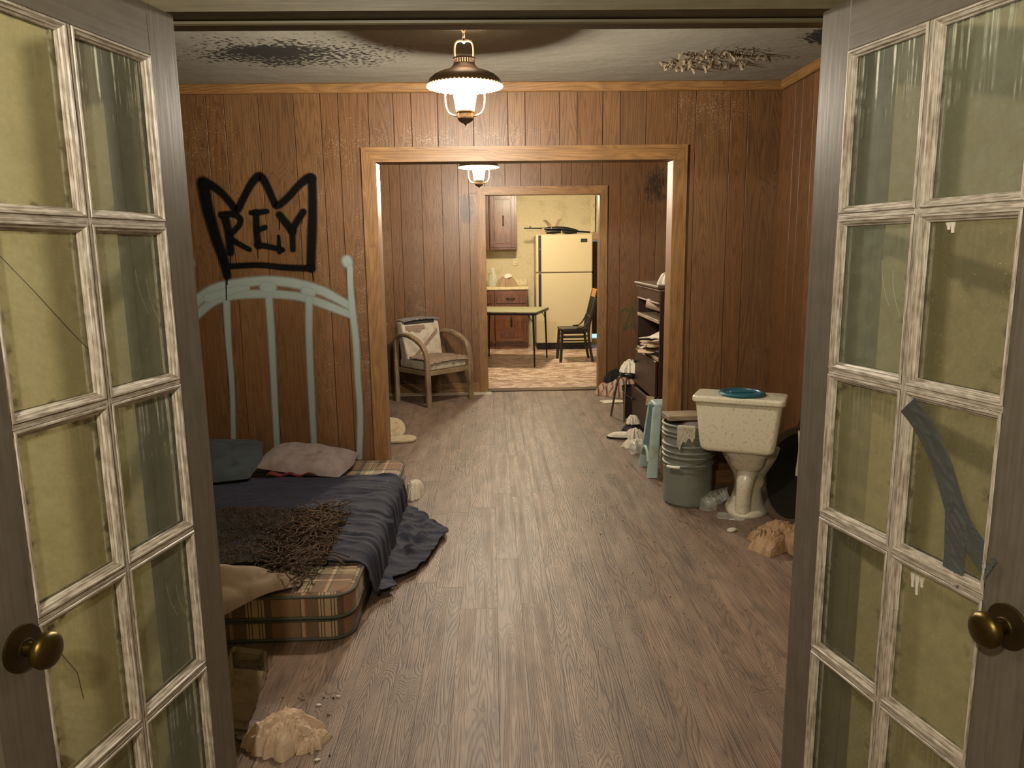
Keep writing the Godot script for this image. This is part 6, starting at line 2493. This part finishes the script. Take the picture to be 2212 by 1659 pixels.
	for sx in [-1.0, 1.0]:
		b = MB.new()
		b.tube([Vector3(sx * 0.19, 0.0, 0.195), Vector3(sx * 0.175, 0.43, 0.17)], 0.019, 8, true, Vector3(1, 0, 0), 0.019)
		commit(b, "leg", M.dark_chair, t)
		b = MB.new()
		b.tube(curve([Vector3(sx * 0.185, 0.0, -0.24), Vector3(sx * 0.18, 0.22, -0.20), Vector3(sx * 0.178, 0.44, -0.185), Vector3(sx * 0.178, 0.68, -0.235), Vector3(sx * 0.178, 0.95, -0.30)], 4), 0.019, 8, true, Vector3(1, 0, 0), 0.017)
		commit(b, "leg", M.dark_chair, t)
		for y in [0.29, 0.35]:
			b = MB.new()
			b.tube([Vector3(sx * 0.182, y, 0.17), Vector3(sx * 0.182, y, -0.20)], 0.009, 8)
			commit(b, "stretcher", M.dark_chair, t)
		b = MB.new()
		b.tube(curve([Vector3(sx * 0.19, 0.455, -0.02), Vector3(sx * 0.188, 0.465, -0.10), Vector3(sx * 0.183, 0.52, -0.16), Vector3(sx * 0.18, 0.62, -0.21)], 4), 0.010, 8)
		commit(b, "hip_brace", M.dark_chair, t)
		b = MB.new()
		span(b, sx * 0.205 - 0.012, sx * 0.205 + 0.012, 0.40, 0.43, -0.16, 0.16, 0.003)
		commit(b, "apron", M.dark_chair, t)
	b = MB.new()
	b.xf = Transform3D(Basis(Vector3.RIGHT, -0.24), Vector3(0, 0.91, -0.29))
	b.box(Vector3.ZERO, Vector3(0.38, 0.115, 0.022), 0.006)
	commit(b, "top_rail", M.orange_wood, t).set_meta("label", "worn orange-brown top rail")
	b = MB.new()
	b.xf = Transform3D(Basis(Vector3.RIGHT, -0.2), Vector3(0, 0.60, -0.22))
	b.box(Vector3.ZERO, Vector3(0.34, 0.03, 0.018), 0.005)
	commit(b, "cross_rail", M.dark_chair, t)
	for k in 5:
		var x := (k - 2) * 0.06
		b = MB.new()
		b.tube([Vector3(x, 0.45, -0.175), Vector3(x, 0.66, -0.235), Vector3(x, 0.86, -0.28)], 0.007, 8)
		commit(b, "spindle", M.dark_chair, t)


# ---------------------------------------------------------------- litter on the floor
func build_litter() -> void:
	var o := commit(mound(Vector3(0.115, 0.105, 0.095), 703, true, 2.1), "crumpled_paper", M.pale_paper)
	o.position = Vector3(-0.665, 0.0, -2.12)
	o.rotation.y = 0.3
	tag(o, "crumpled cream paper on the floor in front of the mattress", "paper")
	o = commit(mound(Vector3(0.055, 0.045, 0.04), 705, true, 1.6), "paper_scrap", M.pale_paper)
	o.position = Vector3(-0.575, 0.0, -2.10)
	o.rotation.y = 0.9
	tag(o, "small torn paper scrap touching the crumpled cream paper", "paper")
	o = commit(sheet(0.06, 0.05, 0.045, 707, 0.3, 10), "paper_scrap", M.mauve)
	o.position = Vector3(-0.765, 0.0, -2.16)
	tag(o, "purplish scrap between the brown bag and the crumpled paper", "paper")
	# paper bag on its side with an open mouth
	var t := thing("paper_bag", "open grey-brown paper bag lying by the foot of the left door", "bag", Vector3(-0.855, 0.0, -2.20), 0.35)
	var nz := noise(42.0, 711, FastNoiseLite.TYPE_CELLULAR, 2)
	nz.cellular_return_type = FastNoiseLite.RETURN_DISTANCE
	var rows := []
	for i in 15:
		var v := i / 14.0
		var ring := PackedVector3Array()
		var pr := rounded(0.055 + 0.01 * v, 0.075 + 0.01 * v, 0.02, 5)
		for k in pr.size() + 1:
			var p: Vector2 = pr[k % pr.size()]
			var q := Vector3(p.x, v * 0.21, p.y)
			var w := nz.get_noise_3d(q.x, q.y, q.z)
			ring.append(q * Vector3(1.0 + 0.32 * w, 1, 1.0 + 0.32 * w))
		rows.append(ring)
	var b := MB.new()
	b.xf = Transform3D(Basis(Vector3(0, 0, 1), -0.35), Vector3(0, 0.020, 0))
	b.facets(rows, true)
	var inn := []
	for r in rows:
		var ring := PackedVector3Array()
		for p in r:
			ring.append(p * Vector3(0.97, 1, 0.97))
		inn.append(ring)
	b.facets(inn)
	commit(b, "bag_wall", M.olive_paper, t)
	b = MB.new()
	b.xf = Transform3D(Basis(Vector3(0, 0, 1), -0.35), Vector3(0, 0.020, 0))
	b.slab(rounded(0.055, 0.075, 0.02, 5), 0.0, 0.004)
	commit(b, "bag_bottom", M.olive_paper, t)
	# crumbs and grit too many to count
	b = MB.new()
	for k in 240:
		var p: Vector3
		if k < 60:
			p = Vector3(rng.randf_range(-0.95, -0.5), 0, rng.randf_range(-2.35, -1.95))
		elif k < 130:
			p = Vector3(rng.randf_range(0.55, 1.7), 0, rng.randf_range(-4.3, -2.6))
		elif k < 190:
			p = Vector3(rng.randf_range(0.75, 1.25), 0, rng.randf_range(-7.2, -5.0))
		else:
			p = Vector3(rng.randf_range(-1.2, 0.0), 0, rng.randf_range(-7.6, -5.0))
		var s := rng.randf_range(0.0015, 0.006) if k % 6 else rng.randf_range(0.005, 0.010)
		b.tint = (Color(0.07, 0.055, 0.04) if k % 3 else Color(0.55, 0.47, 0.37)).srgb_to_linear()
		var c := p + Vector3(0, s * 0.45, 0)
		var a := rng.randf() * TAU
		var dx := Vector3(cos(a), 0, sin(a)) * s
		var dz := Vector3(-sin(a), 0, cos(a)) * s * rng.randf_range(0.5, 1.0)
		var up := Vector3(0, s * 0.5, 0)
		b.tri(c + dx, c + up, c + dz)
		b.tri(c + dz, c + up, c - dx)
		b.tri(c - dx, c + up, c - dz)
		b.tri(c - dz, c + up, c + dx)
		b.tri(c + dx, c + dz, c - up)
		b.tri(c + dz, c - dx, c - up)
		b.tri(c - dx, c - dz, c - up)
		b.tri(c - dz, c + dx, c - up)
	o = commit(b, "floor_grit", M.vinyl)
	o.set_meta("kind", "stuff")
	tag(o, "scattered crumbs and grit along the edges of the floor", "grit")
	for q in [[-0.60, -2.30, 0.008, "pale chip lying nearest the mattress front"], [-0.545, -2.345, 0.011, "curved pinkish chip beside the mattress front"], [-0.545, -2.02, 0.010, "pale chip right of the crumpled cream paper"]]:
		o = commit(crumple(Vector3(q[2], q[2] * 0.4, q[2] * 0.7), int(q[2] * 9000), 0.4, 6), "plaster_chip", M.pebble)
		o.position = Vector3(q[0], q[2] * 0.39, q[1])
		tag(o, q[3], "chip", "plaster chips")
